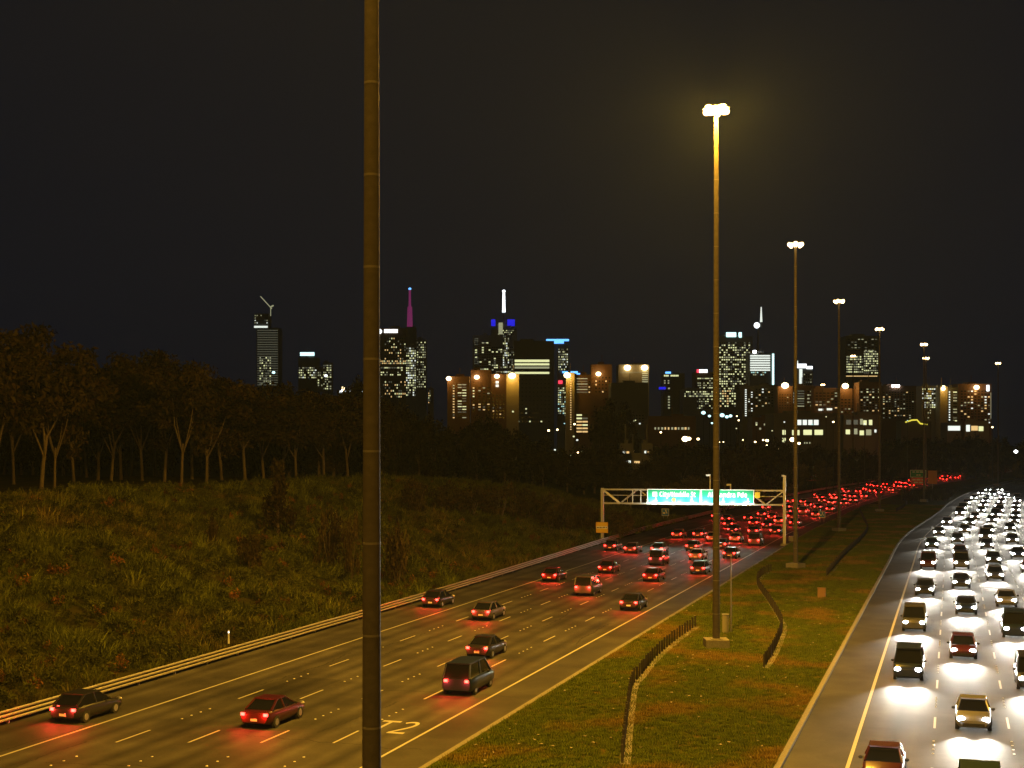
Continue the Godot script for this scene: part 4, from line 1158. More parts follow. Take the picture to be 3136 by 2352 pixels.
	lit(t, -6.65, -5.38, 42.87, 53, 1, 5, 0.8, 0.5, 0.8, [M.pane_white], 0)
	lit(t, 2.53, 6.65, 40.33, 52.37, 2, 5, 0.7, 0.35, 0.5, [M.pane_soft], 0)
	t = tower("housing_tower", "housing tower behind the lowest orange lamp mast", "building", 212.75, 940, 16.92, 52.29, 16.92, M.wall_brown, 0)
	lit(t, -7.83, 7.83, 38.81, 50.72, 6, 6, 0.6, 0.35, 0.25, [M.pane_soft, M.pane_warm, M.pane_dim], 0)
	slab(t, "window_light", -5.33, -2.19, 37.87, 39.13, -3, 0.8, M.pane_white)
	slab(t, "window_light", 0.31, 3.76, 38.19, 39.44, -3, 0.8, M.pane_white)
	t = tower("housing_tower", "brown housing tower with an orange roof lamp, left of the thin mast", "building", 226.89, 935, 13.71, 51.78, 13.71, M.wall_brown, 0)
	roof_lamp(t, -2.8, 54.27, 2.29, 260)
	lit(t, -5.92, 6.23, 33.7, 46.17, 5, 6, 0.5, 0.35, 0.15, [M.pane_soft, M.pane_warm, M.pane_dim], 0)
	t = tower("housing_tower", "brown housing tower between the thin mast and the fourth lit mast", "building", 238.65, 925, 14.8, 55.7, 14.8, M.wall_brown, 0)
	lit(t, -6.78, 6.78, 36.58, 52.62, 7, 9, 0.6, 0.4, 0.3, [M.pane_soft, M.pane_warm, M.pane_yellow, M.pane_dim], 0)
	t = tower("housing_tower", "wide housing tower under a row of three white roof lamps", "building", 262.1, 940, 23.5, 53.85, 23.5, M.wall_brown, 0)
	lit(t, -11.44, 10.18, 32.23, 51.03, 11, 12, 0.5, 0.4, 0.28, [M.pane_soft, M.pane_dim, M.pane_warm], 0)
	slab(t, "roof_lamp", -5.01, -3.76, 53.85, 55.26, -0.5, 0.9, M.white_lamp)
	slab(t, "roof_lamp", -3.13, -1.88, 53.85, 55.26, -0.5, 0.9, M.white_lamp)
	slab(t, "roof_lamp", -1.25, 0, 53.85, 55.26, -0.5, 0.9, M.white_lamp)
	t = tower("housing_tower", "bright housing tower with dense yellow windows behind the paired masts", "building", 271.5, 900, 12, 52.2, 12, M.wall_grey, 0)
	lit(t, -5.7, 5.4, 38.4, 51.6, 9, 9, 0.7, 0.5, 0.72, [M.pane_yellow, M.pane_soft, M.pane_white, M.pane_dim], 0.15)
	roof_lamp(t, 7.5, 51.6, 1.8, 200)
	lit(t, -2.4, 0.3, 31.5, 37.8, 2, 4, 0.5, 0.4, 0.6, [M.pane_soft], 0)
	t = tower("housing_tower", "orange lit end wall right of the bright housing tower", "building", 276.79, 890, 4.75, 51.19, 12, M.wall_beige, 0)
	roof_lamp(t, -0.89, 50.6, 1.38, 200)
	t = tower("housing_tower", "slim housing tower edged by a ladder of white lights", "building", 285.75, 900, 6.9, 51, 12, M.wall_dark, 0)
	lit(t, -2.85, -1.65, 28.5, 49.8, 1, 13, 0.7, 0.5, 1, [M.pane_white], 0)
	lit(t, -0.15, 2.85, 29.4, 49.8, 1, 11, 0.8, 0.35, 0.7, [M.pane_soft, M.pane_yellow, M.pane_dim], 0)
	t = tower("housing_tower", "rightmost housing tower with scattered lights and a vertical white tube", "building", 303.33, 910, 21.84, 53.83, 21.84, M.wall_brown, 0)
	lit(t, -9.71, 10.31, 26.53, 50.79, 9, 13, 0.55, 0.4, 0.3, [M.pane_warm, M.pane_soft, M.pane_white, M.pane_dim], 0)
	roof_lamp(t, 0.61, 52.31, 1.82, 120)
	slab(t, "tube_light", 7.58, 9.1, 49.88, 53.83, -0.5, 1, M.sign_white)
	slab(t, "edge_strip_light", 10.01, 10.62, 31.68, 48.97, -0.5, 0.7, M.pane_dim)
	t = tower("office", "long dark office with two rows of big white windows, middle distance", "building", 118.91, 560, 26.51, 26.76, 20, M.wall_dark, 0)
	slab(t, "window", -3.92, -2.24, 22.84, 24.89, -0.2, 0.12, M.pane_white)
	slab(t, "window", -1.68, 0, 22.84, 24.89, -0.2, 0.12, M.pane_white)
	slab(t, "window", 0.56, 2.24, 22.84, 24.89, -0.2, 0.12, M.pane_white)
	slab(t, "window", 2.8, 4.67, 22.84, 24.89, -0.2, 0.12, M.pane_white)
	slab(t, "window", -5.97, -4.85, 18.73, 20.79, -0.2, 0.12, M.pane_yellow)
	slab(t, "window", -4.11, -2.99, 18.73, 20.79, -0.2, 0.12, M.pane_yellow)
	slab(t, "window", -1.4, 1.96, 18.83, 20.88, -0.2, 0.12, M.pane_yellow)
	slab(t, "window", 3.08, 6.44, 18.83, 20.88, -0.2, 0.12, M.pane_yellow)
	slab(t, "window", -9.89, -8.59, 18.92, 20.79, -0.2, 0.12, M.pane_yellow)
	slab(t, "window", -9.89, -8.59, 15.75, 17.61, -0.2, 0.12, M.pane_yellow)
	slab(t, "window", -1.12, -0.67, 15.28, 15.93, -0.2, 0.1, M.pane_soft)
	slab(t, "window", -0.19, 0.26, 15.28, 15.93, -0.2, 0.1, M.pane_soft)
	slab(t, "window", 0.93, 1.38, 15.28, 15.93, -0.2, 0.1, M.pane_soft)
	t = tower("office", "pale office with dim upper windows and lit ground floor between the masts", "building", 143.64, 570, 15.2, 26.4, 20, M.wall_grey, 0)
	slab(t, "window", -6.46, -4.56, 23.17, 25.07, -0.2, 0.12, M.pane_dim)
	slab(t, "window", -3.61, -1.71, 23.17, 25.07, -0.2, 0.12, M.pane_dim)
	slab(t, "window", -0.76, 0.38, 23.17, 25.45, -0.2, 0.12, M.pane_soft)
	slab(t, "window", 0.57, 1.9, 22.98, 24.88, -0.2, 0.12, M.pane_yellow)
	slab(t, "window", 2.85, 4.18, 22.98, 25.07, -0.2, 0.12, M.pane_yellow)
	slab(t, "window", -6.65, -4.94, 19.18, 21.08, -0.2, 0.12, M.pane_yellow)
	slab(t, "window", -3.23, -1.9, 19.18, 21.46, -0.2, 0.12, M.pane_soft)
	slab(t, "window", -0.95, 0.76, 18.8, 20.7, -0.2, 0.12, M.pane_yellow)
	slab(t, "window", 1.71, 3.8, 18.8, 21.08, -0.2, 0.12, M.pane_soft)
	slab(t, "window", 5.13, 5.89, 19.94, 21.08, -0.2, 0.12, M.pane_white)
	t = tower("low_building", "low brown building with one row of small warm lights, left of the tallest mast", "building", 73.71, 640, 21.97, 27.16, 18, M.wall_brown, 0)
	slab(t, "window", -8, -7.36, 21.83, 22.89, -0.2, 0.12, M.pane_soft)
	slab(t, "window", -6.46, -5.82, 21.83, 22.89, -0.2, 0.12, M.pane_soft)
	slab(t, "window", -4.93, -4.07, 21.83, 22.89, -0.2, 0.12, M.pane_soft)
	slab(t, "window", -3.39, -2.75, 21.83, 22.89, -0.2, 0.12, M.pane_warm)
	slab(t, "window", -1.86, -1.22, 21.83, 22.89, -0.2, 0.12, M.pane_warm)
	slab(t, "window", -0.32, 0.53, 21.83, 22.89, -0.2, 0.12, M.pane_soft)
	slab(t, "window", 1.22, 2.07, 21.83, 22.89, -0.2, 0.12, M.pane_warm)
	slab(t, "window", 2.75, 3.39, 21.83, 22.89, -0.2, 0.12, M.pane_soft)
	slab(t, "window", 4.29, 5.35, 21.83, 22.89, -0.2, 0.12, M.pane_soft)
	slab(t, "window", 5.82, 6.68, 21.83, 22.89, -0.2, 0.12, M.pane_warm)
	slab(t, "window", 7.36, 8, 21.83, 22.89, -0.2, 0.12, M.pane_soft)
	t = tower("low_building", "low brown range with a few warm windows behind the tallest mast", "building", 134.52, 700, 26.83, 27.83, 14, M.wall_brown, 0)
	slab(t, "window", -11.78, -10.85, 25.27, 26.2, -0.2, 0.12, M.pane_soft)
	slab(t, "window", -7.58, -6.65, 24.57, 25.5, -0.2, 0.12, M.pane_soft)
	slab(t, "window", -4.32, -3.38, 25.03, 25.97, -0.2, 0.12, M.pane_soft)
	slab(t, "window", -9.92, -8.98, 22.47, 23.4, -0.2, 0.12, M.pane_soft)
	slab(t, "window", -6.42, -5.48, 22, 22.93, -0.2, 0.12, M.pane_soft)
	slab(t, "window", 0.82, 1.75, 25.97, 26.9, -0.2, 0.12, M.pane_soft)
	slab(t, "window", 3.15, 4.08, 23.87, 24.8, -0.2, 0.12, M.pane_soft)
	t = tower("shop", "small shop front glowing greenish white beneath the slim housing tower", "building", 203.73, 640, 6.4, 24.17, 10, M.wall_grey, 0)
	slab(t, "window", -2.77, 2.77, 21.4, 23.53, -0.2, 0.12, M.pane_white)
	t = tower("shop", "yellowish shop front with bright lamps beneath the rightmost housing tower", "building", 214.19, 640, 11.09, 24.81, 10, M.wall_beige, 0)
	slab(t, "window", -4.91, -3.2, 20.97, 23.96, -0.2, 0.12, M.pane_white)
	slab(t, "window", -2.56, 0.43, 21.4, 23.53, -0.2, 0.12, M.pane_warm)
	slab(t, "window", 0.85, 2.99, 21.19, 23.32, -0.2, 0.12, M.pane_yellow)
	t = tower("house", "upper left lit porch among the dark trees left of the tallest mast", "house", 27.06, 330, 2.86, 14.34, 6, M.wall_dark, 0)
	slab(t, "window", -0.77, -0.23, 12.91, 13.46, -0.1, 0.1, M.pane_white)
	slab(t, "window", 0.15, 0.77, 12.86, 13.35, -0.1, 0.1, M.pane_warm)
	t = tower("house", "upper right lit porch among the dark trees left of the tallest mast", "house", 32.12, 330, 2.64, 14.34, 6, M.wall_dark, 0)
	slab(t, "window", -0.66, -0.2, 12.91, 13.46, -0.1, 0.1, M.pane_white)
	slab(t, "window", 0.13, 0.66, 12.86, 13.35, -0.1, 0.1, M.pane_warm)
	t = tower("house", "lower lit porch among the dark trees left of the tallest mast", "house", 28.71, 330, 4.62, 12.03, 6, M.wall_dark, 0)
	slab(t, "window", -1.65, -0.49, 10.6, 11.15, -0.1, 0.1, M.pane_white)
	slab(t, "window", 0.33, 1.65, 10.54, 11.04, -0.1, 0.1, M.pane_warm)
	t = tower("low_building", "dark low shed with a row of small blue and white lights at the far right", "building", 231.93, 700, 23.33, 9.17, 10, M.wall_dark, 0)
	neon_line(Vector3(181.33, 25.24, -640), Vector3(184.32, 26.2, -640), Vector3(186.67, 26.31, -640), Vector3(188.16, 24.6, -640), Vector3(191.36, 24.17, -640))
	street_light("bright pair of warm lamps, left one, below the brown low building", 52.36, 16.26, 420, 1, M.warm_lamp)
	street_light("larger of the warm lamps below the brown low building", 53.55, 16.47, 420, 0.62, M.warm_lamp)
	street_light("small warm lamp right of the larger warm lamp", 57.62, 16.5, 430, 0.42, M.warm_lamp)
	street_light("bluish lamp left of the tallest mast's shaft", 96.48, 30.52, 700, 1.1, M.sign_cyan)
	street_light("second bluish lamp, lower, left of the tallest mast", 99.52, 29, 700, 0.75, M.sign_cyan)
	street_light("bluish lamp just right of the tallest mast's shaft", 105.93, 29.23, 700, 1.2, M.sign_cyan)
	street_light("bluish lamp right of the tallest mast, second", 108.27, 28.53, 700, 0.9, M.sign_cyan)
	street_light("bluish lamp right of the tallest mast, third", 110.13, 29, 700, 0.9, M.sign_cyan)
	street_light("faint bluish lamp low beside the tallest mast", 100.8, 25.5, 700, 0.55, M.sign_cyan)
	street_light("warm lamp left of the long dark office", 78.98, 16, 430, 0.5, M.warm_lamp)
	street_light("bright warm lamp left of the long dark office", 86.86, 16.15, 430, 0.85, M.warm_lamp)
	street_light("orange lamp below the bright warm lamp", 88.87, 15.14, 430, 0.45, M.warm_lamp)
	street_light("lone white lamp at the far right edge above the bend", 188.67, 12.05, 520, 0.7, M.white_lamp)
	street_light("bluish lamp on the far right shed", 219.34, 14.78, 660, 0.7, M.sign_cyan)
	street_light("greenish lamp on the far right shed", 222.2, 14.78, 660, 0.5, M.pane_white)
	street_light("pinkish lamp right of the far shed", 225.72, 15, 660, 0.4, M.warm_lamp)
	street_light("white lamp in front of the dark tower foot", 31.5, 25.03, 700, 0.5, M.warm_lamp)
	street_light("warm lamp left of the narrow orange wall", 15.8, 20.8, 600, 0.5, M.warm_lamp)
	street_light("second warm lamp left of the narrow orange wall", 19.6, 21.2, 600, 0.45, M.warm_lamp)
	street_light("cyan lamp above the woods beneath the unfinished tower", -137.33, 56.07, 800, 0.95, M.sign_cyan)
	street_light("tiny white lamp glimpsed between the gum crowns", -83.3, 26.76, 420, 0.4, M.pane_white)
	street_light("white globe left of the narrow lit block", -160.8, 73.8, 1200, 1.4, M.sign_white)
	street_light("tiny pale lamp among the dark trees below the skyline", 18.09, 11.46, 430, 0.22, M.pane_yellow)
	street_light("tiny pale lamp among the dark trees below the skyline", 50.21, 11.71, 430, 0.2, M.warm_lamp)
	street_light("tiny pale lamp among the dark trees below the skyline", 57.85, 15.59, 380, 0.15, M.warm_lamp)
	street_light("tiny pale lamp among the dark trees below the skyline", 131.45, 19.6, 380, 0.25, M.warm_lamp)
	street_light("tiny pale lamp among the dark trees below the skyline", 28.45, 18.49, 640, 0.46, M.pane_yellow)
	street_light("tiny pale lamp among the dark trees below the skyline", 17.84, 16.07, 380, 0.3, M.pane_white)
	street_light("tiny pale lamp among the dark trees below the skyline", 16.23, 21.38, 430, 0.23, M.pane_cyan)
	street_light("tiny pale lamp among the dark trees below the skyline", 85.97, 22.5, 380, 0.19, M.pane_yellow)
	street_light("tiny pale lamp among the dark trees below the skyline", 56.94, 25.97, 640, 0.33, M.pane_yellow)
	street_light("tiny pale lamp among the dark trees below the skyline", 69.48, 19.84, 430, 0.22, M.pane_yellow)
	street_light("tiny pale lamp among the dark trees below the skyline", 148.67, 20.29, 430, 0.2, M.warm_lamp)
	street_light("tiny pale lamp among the dark trees below the skyline", 62.02, 21.5, 380, 0.23, M.warm_lamp)
	street_light("tiny pale lamp among the dark trees below the skyline", 30.31, 11.1, 640, 0.47, M.warm_lamp)
	street_light("tiny pale lamp among the dark trees below the skyline", 75.27, 15.62, 430, 0.33, M.warm_lamp)
	street_light("tiny pale lamp among the dark trees below the skyline", 82.17, 20.37, 380, 0.26, M.pane_cyan)
	street_light("tiny pale lamp among the dark trees below the skyline", 71.19, 18.66, 380, 0.18, M.pane_yellow)
	street_light("tiny pale lamp among the dark trees below the skyline", 78.86, 14.61, 430, 0.25, M.warm_lamp)
	street_light("tiny pale lamp among the dark trees below the skyline", 77.78, 16.24, 430, 0.27, M.warm_lamp)
	street_light("tiny pale lamp among the dark trees below the skyline", 31.95, 11.44, 640, 0.31, M.pane_yellow)
	street_light("tiny pale lamp among the dark trees below the skyline", 77.74, 16.28, 380, 0.18, M.pane_cyan)
	street_light("tiny pale lamp among the dark trees below the skyline", 69.63, 23.65, 430, 0.2, M.warm_lamp)
	street_light("tiny pale lamp among the dark trees below the skyline", 108.21, 21.44, 380, 0.18, M.pane_cyan)
	street_light("tiny pale lamp among the dark trees below the skyline", 33.14, 13.2, 380, 0.3, M.warm_lamp)
	street_light("tiny pale lamp among the dark trees below the skyline", 74.52, 21.02, 380, 0.23, M.pane_white)
	street_light("tiny pale lamp among the dark trees below the skyline", 40.73, 18.19, 380, 0.28, M.warm_lamp)
	street_light("tiny pale lamp among the dark trees below the skyline", 96.47, 20.5, 380, 0.24, M.pane_white)
	street_light("tiny pale lamp among the dark trees below the skyline", 63.18, 16.16, 380, 0.17, M.warm_lamp)
	street_light("tiny pale lamp among the dark trees below the skyline", 112.66, 23.84, 640, 0.41, M.pane_yellow)
	street_light("tiny pale lamp among the dark trees below the skyline", 116.74, 16.79, 640, 0.41, M.pane_yellow)
	street_light("tiny pale lamp among the dark trees below the skyline", 99.48, 21.84, 430, 0.31, M.warm_lamp)
	street_light("tiny pale lamp among the dark trees below the skyline", 19.77, 12.28, 640, 0.48, M.pane_white)
	street_light("tiny pale lamp among the dark trees below the skyline", 72.84, 13.8, 380, 0.27, M.warm_lamp)
	street_light("tiny pale lamp among the dark trees below the skyline", 33.39, 15.2, 430, 0.33, M.warm_lamp)
	street_light("tiny pale lamp among the dark trees below the skyline", 95.51, 15.92, 640, 0.31, M.warm_lamp)

func build_plants() -> void:
	for k in [["gum", "gum_tree", 5], ["round", "tree", 4], ["scrub", "tree", 3], ["cone", "bush", 1], ["bush", "bush", 3]]:
		shapes[k[0]] = []
		for i in k[2]: shapes[k[0]].append(make_tree(k[0], k[1], 100 + i * 7 + k[1].length()))
	rng.seed = 31
	plant("gum", -55.8, 150, top(-55.8, 150, 28), 9.5, "tallest gum tree at the left edge of the field", "")
	plant("gum", -52.94, 156, top(-52.94, 156, 27.74), 9.88, "big gum tree with a forked pale trunk, second from the left edge", "")
	plant("gum", -52.69, 160, top(-52.69, 160, 23.53), 6.4, "thin young gum tree with a greenish trunk beside the big forked one", "")
	plant("gum", -59.6, 200, top(-59.6, 200, 24.67), 9.33, "gum tree with a single brownish trunk where the skyline of crowns dips", "")
	plant("gum", -57.67, 205, top(-57.67, 205, 27.64), 10.25, "gum tree under the left shoulder of the broad high crown", "")
	plant("gum", -51.87, 195, top(-51.87, 195, 26.83), 9.1, "gum tree with a reddish trunk beneath the broad high crown", "")
	plant("gum", -47.56, 190, top(-47.56, 190, 27.16), 9.5, "gum tree with a leaning pale fork, in the middle of the left row", "")
	plant("gum", -41.89, 176, top(-41.89, 176, 24.97), 7.63, "gum tree with one straight pale trunk standing furthest forward", "")
	plant("gum", -41.3, 188, top(-41.3, 188, 23.65), 9.4, "gum tree with three spreading pale stems", "")
	plant("gum", -38.4, 200, top(-38.4, 200, 23.8), 10, "gum tree behind and left of the large conical bush", "")
	plant("gum", -33.4, 215, top(-33.4, 215, 24.17), 8.6, "gum tree behind and right of the large conical bush", "")
	plant("gum", -30.04, 222, top(-30.04, 222, 24.03), 8.88, "slim gum tree left of the foreground mast", "")
	plant("gum", -27.14, 230, top(-27.14, 230, 23.43), 8.43, "slim gum tree touching the foreground mast", "")
	plant("gum", -66.35, 185, top(-66.35, 185, 28.26), 8.63, "thin stemmed gum tree filling the dark row behind the field, leftmost from the left", "thin gum trees filling the left row")
	plant("gum", -59.91, 190, top(-59.91, 190, 25.13), 8.87, "thin stemmed gum tree filling the dark row behind the field, second from the left", "thin gum trees filling the left row")
	plant("gum", -65.79, 215, top(-65.79, 215, 25.18), 10.03, "thin stemmed gum tree filling the dark row behind the field, third from the left", "thin gum trees filling the left row")
	plant("gum", -54.85, 190, top(-54.85, 190, 25.13), 8.87, "thin stemmed gum tree filling the dark row behind the field, fourth from the left", "thin gum trees filling the left row")
	plant("gum", -61.58, 225, top(-61.58, 225, 29.1), 10.5, "thin stemmed gum tree filling the dark row behind the field, fifth from the left", "thin gum trees filling the left row")
	plant("gum", -56.54, 220, top(-56.54, 220, 28.93), 10.27, "thin stemmed gum tree filling the dark row behind the field, sixth from the left", "thin gum trees filling the left row")
	plant("gum", -48.37, 210, top(-48.37, 210, 27.6), 9.8, "thin stemmed gum tree filling the dark row behind the field, seventh from the left", "thin gum trees filling the left row")
	plant("gum", -42.78, 205, top(-42.78, 205, 24.57), 9.57, "thin stemmed gum tree filling the dark row behind the field, eighth from the left", "thin gum trees filling the left row")
	plant("gum", -38.41, 215, top(-38.41, 215, 24.17), 10.03, "thin stemmed gum tree filling the dark row behind the field, ninth from the left", "thin gum trees filling the left row")
	plant("gum", -37.2, 225, top(-37.2, 225, 24.38), 10.5, "thin stemmed gum tree filling the dark row behind the field, tenth from the left", "thin gum trees filling the left row")
	plant("round", -100.82, 259.27, top(-100.82, 259.27, 35.87), 10.77, "dark tree in the unlit wood behind the pale gum trunks left of the mast", "dark woodland trees behind the field")
	plant("round", -101.71, 267.68, top(-101.71, 267.68, 34.86), 8.32, "dark tree in the unlit wood behind the pale gum trunks left of the mast", "dark woodland trees behind the field")
	plant("round", -100.6, 275.08, top(-100.6, 275.08, 37.37), 9.64, "dark tree in the unlit wood behind the pale gum trunks left of the mast", "dark woodland trees behind the field")
	plant("round", -93.48, 264.38, top(-93.48, 264.38, 30.15), 8.49, "dark tree in the unlit wood behind the pale gum trunks left of the mast", "dark woodland trees behind the field")
	plant("round", -83.5, 242.21, top(-83.5, 242.21, 29.32), 10.25, "dark tree in the unlit wood behind the pale gum trunks left of the mast", "dark woodland trees behind the field")
	plant("round", -94.59, 285.32, top(-94.59, 285.32, 27.4), 11.4, "dark tree in the unlit wood behind the pale gum trunks left of the mast", "dark woodland trees behind the field")
	plant("round", -81.97, 253.93, top(-81.97, 253.93, 25.42), 10.07, "dark tree in the unlit wood behind the pale gum trunks left of the mast", "dark woodland trees behind the field")
	plant("round", -74.56, 240.7, top(-74.56, 240.7, 25.7), 7.89, "dark tree in the unlit wood behind the pale gum trunks left of the mast", "dark woodland trees behind the field")
	plant("round", -86.05, 287.62, top(-86.05, 287.62, 30.82), 12.03, "dark tree in the unlit wood behind the pale gum trunks left of the mast", "dark woodland trees behind the field")
	plant("round", -67.9, 238.56, top(-67.9, 238.56, 27.77), 8.72, "dark tree in the unlit wood behind the pale gum trunks left of the mast", "dark woodland trees behind the field")
	plant("round", -72.97, 262.61, top(-72.97, 262.61, 27.9), 8.27, "dark tree in the unlit wood behind the pale gum trunks left of the mast", "dark woodland trees behind the field")
	plant("round", -63.99, 242.88, top(-63.99, 242.88, 27.59), 10.19, "dark tree in the unlit wood behind the pale gum trunks left of the mast", "dark woodland trees behind the field")
	plant("round", -59.89, 235.54, top(-59.89, 235.54, 28.18), 8.76, "dark tree in the unlit wood behind the pale gum trunks left of the mast", "dark woodland trees behind the field")
	plant("round", -58.66, 240.51, top(-58.66, 240.51, 27.63), 10.17, "dark tree in the unlit wood behind the pale gum trunks left of the mast", "dark woodland trees behind the field")
	plant("round", -60.11, 260.88, top(-60.11, 260.88, 28.39), 8.15, "dark tree in the unlit wood behind the pale gum trunks left of the mast", "dark woodland trees behind the field")
	plant("round", -53.73, 246.22, top(-53.73, 246.22, 24.01), 10.53, "dark tree in the unlit wood behind the pale gum trunks left of the mast", "dark woodland trees behind the field")
	plant("round", -56.85, 271.08, top(-56.85, 271.08, 24.93), 8.67, "dark tree in the unlit wood behind the pale gum trunks left of the mast", "dark woodland trees behind the field")
	plant("round", -59.11, 299.67, top(-59.11, 299.67, 24.99), 9.47, "dark tree in the unlit wood behind the pale gum trunks left of the mast", "dark woodland trees behind the field")
	plant("round", -54.49, 296.81, top(-54.49, 296.81, 26.78), 11.32, "dark tree in the unlit wood behind the pale gum trunks left of the mast", "dark woodland trees behind the field")
	plant("round", -45.49, 258.79, top(-45.49, 258.79, 24.33), 9.8, "dark tree in the unlit wood behind the pale gum trunks left of the mast", "dark woodland trees behind the field")
	plant("round", -38.63, 240.64, top(-38.63, 240.64, 24.33), 9.99, "dark tree in the unlit wood behind the pale gum trunks left of the mast", "dark woodland trees behind the field")
	plant("round", -39.71, 264.33, top(-39.71, 264.33, 25.13), 11.41, "dark tree in the unlit wood behind the pale gum trunks left of the mast", "dark woodland trees behind the field")
	plant("round", -32.82, 236.19, top(-32.82, 236.19, 23.27), 8.12, "dark tree in the unlit wood behind the pale gum trunks left of the mast", "dark woodland trees behind the field")
	plant("round", -31.94, 248.87, top(-31.94, 248.87, 24.45), 8.54, "dark tree in the unlit wood behind the pale gum trunks left of the mast", "dark woodland trees behind the field")
	plant("round", -32.8, 275.92, top(-32.8, 275.92, 26.26), 11.16, "dark tree in the unlit wood behind the pale gum trunks left of the mast", "dark woodland trees behind the field")
	plant("round", -30.82, 285.75, top(-30.82, 285.75, 24.98), 10.47, "dark tree in the unlit wood behind the pale gum trunks left of the mast", "dark woodland trees behind the field")
	plant("round", -23.33, 251.14, top(-23.33, 251.14, 23.92), 8.96, "dark tree in the unlit wood behind the pale gum trunks left of the mast", "dark woodland trees behind the field")
	plant("round", -25.03, 297.66, top(-25.03, 297.66, 26.41), 10.41, "dark tree in the unlit wood behind the pale gum trunks left of the mast", "dark woodland trees behind the field")
	plant("round", -62.63, 403.19, top(-62.63, 403.19, 33.01), 12.74, "dark tree rising above the wood just left of the foreground mast", "dark trees below the city")
	plant("round", -52.71, 380.1, top(-52.71, 380.1, 31.47), 11, "dark tree rising above the wood just left of the foreground mast", "dark trees below the city")
	plant("round", -44.93, 401.19, top(-44.93, 401.19, 36.4), 12.08, "dark tree rising above the wood just left of the foreground mast", "dark trees below the city")
	plant("round", -35.81, 306.06, top(-35.81, 306.06, 29.08), 12.14, "dark tree rising above the wood just left of the foreground mast", "dark trees below the city")
	plant("round", -29.51, 320.73, top(-29.51, 320.73, 24.84), 12.6, "dark tree in the wood below the city, right of the foreground mast", "dark trees below the city")
	plant("round", -32.91, 418.34, top(-32.91, 418.34, 27.27), 14.54, "dark tree in the wood below the city, right of the foreground mast", "dark trees below the city")
	plant("round", -20.2, 301.42, top(-20.2, 301.42, 23.04), 8.28, "dark tree in the wood below the city, right of the foreground mast", "dark trees below the city")
	plant("round", -17.99, 325.03, top(-17.99, 325.03, 22.58), 10.35, "dark tree in the wood below the city, right of the foreground mast", "dark trees below the city")
	plant("round", -15.06, 373.39, top(-15.06, 373.39, 21.85), 14.77, "dark tree in the wood below the city, right of the foreground mast", "dark trees below the city")
	plant("round", -8.68, 342.54, top(-8.68, 342.54, 21.85), 9.78, "dark tree in the wood below the city, right of the foreground mast", "dark trees below the city")
	plant("round", -5.63, 367.43, top(-5.63, 367.43, 22.84), 10.47, "dark tree in the wood below the city, right of the foreground mast", "dark trees below the city")
	plant("round", -1.66, 310.39, top(-1.66, 310.39, 19.97), 10.58, "dark tree in the wood below the city, right of the foreground mast", "dark trees below the city")
	plant("round", 1.79, 383.52, top(1.79, 383.52, 19.47), 10.56, "dark tree in the wood below the city, right of the foreground mast", "dark trees below the city")
	plant("round", 5.19, 354.17, top(5.19, 354.17, 17.95), 12.77, "dark tree in the wood below the city, right of the foreground mast", "dark trees below the city")
	plant("round", 29.68, 420, top(29.68, 420, 31.8), 13.3, "dark round treetop standing out in front of the beige and brown towers", "")
	plant("round", 35.26, 430, top(35.26, 430, 28.19), 10.03, "smaller dark tree leaning right beside the round treetop", "")
	plant("round", 25.87, 400, top(25.87, 400, 26.73), 8, "smaller dark tree at the left of the round treetop", "")
	plant("round", -79.57, 700, top(-79.57, 700, 52.33), 11.2, "rounded dark treetop beside the white light strip", "")
	plant("round", 7.57, 338.3, top(7.57, 338.3, 14.48), 7.34, "dark tree in the belt of wood behind the lit gantry", "belt of dark trees behind the gantry")
	plant("round", 12.14, 377.17, top(12.14, 377.17, 14.45), 9.41, "dark tree in the belt of wood behind the lit gantry", "belt of dark trees behind the gantry")
	plant("round", 12.11, 304.85, top(12.11, 304.85, 15.62), 6.63, "dark tree in the belt of wood behind the lit gantry", "belt of dark trees behind the gantry")
	plant("round", 15.99, 308.43, top(15.99, 308.43, 14.86), 6.85, "dark tree in the belt of wood behind the lit gantry", "belt of dark trees behind the gantry")
	plant("round", 18.86, 317.59, top(18.86, 317.59, 15.88), 8.13, "dark tree in the belt of wood behind the lit gantry", "belt of dark trees behind the gantry")
	plant("round", 22.49, 317.3, top(22.49, 317.3, 15.8), 9.35, "dark tree in the belt of wood behind the lit gantry", "belt of dark trees behind the gantry")
	plant("round", 32.11, 394.13, top(32.11, 394.13, 17.78), 11.8, "dark tree in the belt of wood behind the lit gantry", "belt of dark trees behind the gantry")
	plant("round", 32.92, 354.44, top(32.92, 354.44, 15.74), 8.99, "dark tree in the belt of wood behind the lit gantry", "belt of dark trees behind the gantry")
	plant("round", 31.57, 306.56, top(31.57, 306.56, 15.28), 7.79, "dark tree in the belt of wood behind the lit gantry", "belt of dark trees behind the gantry")
	plant("round", 41.17, 372.49, top(41.17, 372.49, 15.05), 7.83, "dark tree in the belt of wood behind the lit gantry", "belt of dark trees behind the gantry")
	plant("round", 42.18, 345.35, top(42.18, 345.35, 15.84), 9.11, "dark tree in the belt of wood behind the lit gantry", "belt of dark trees behind the gantry")
	plant("round", 46.67, 360.29, top(46.67, 360.29, 16.3), 10.37, "dark tree in the belt of wood behind the lit gantry", "belt of dark trees behind the gantry")
	plant("round", 53.62, 382.31, top(53.62, 382.31, 15.01), 10.04, "dark tree in the belt of wood behind the lit gantry", "belt of dark trees behind the gantry")
	plant("round", 46.4, 303.6, top(46.4, 303.6, 15.41), 7.93, "dark tree in the belt of wood behind the lit gantry", "belt of dark trees behind the gantry")
	plant("round", 55.2, 340.67, top(55.2, 340.67, 17.26), 7.46, "dark tree in the belt of wood behind the lit gantry", "belt of dark trees behind the gantry")
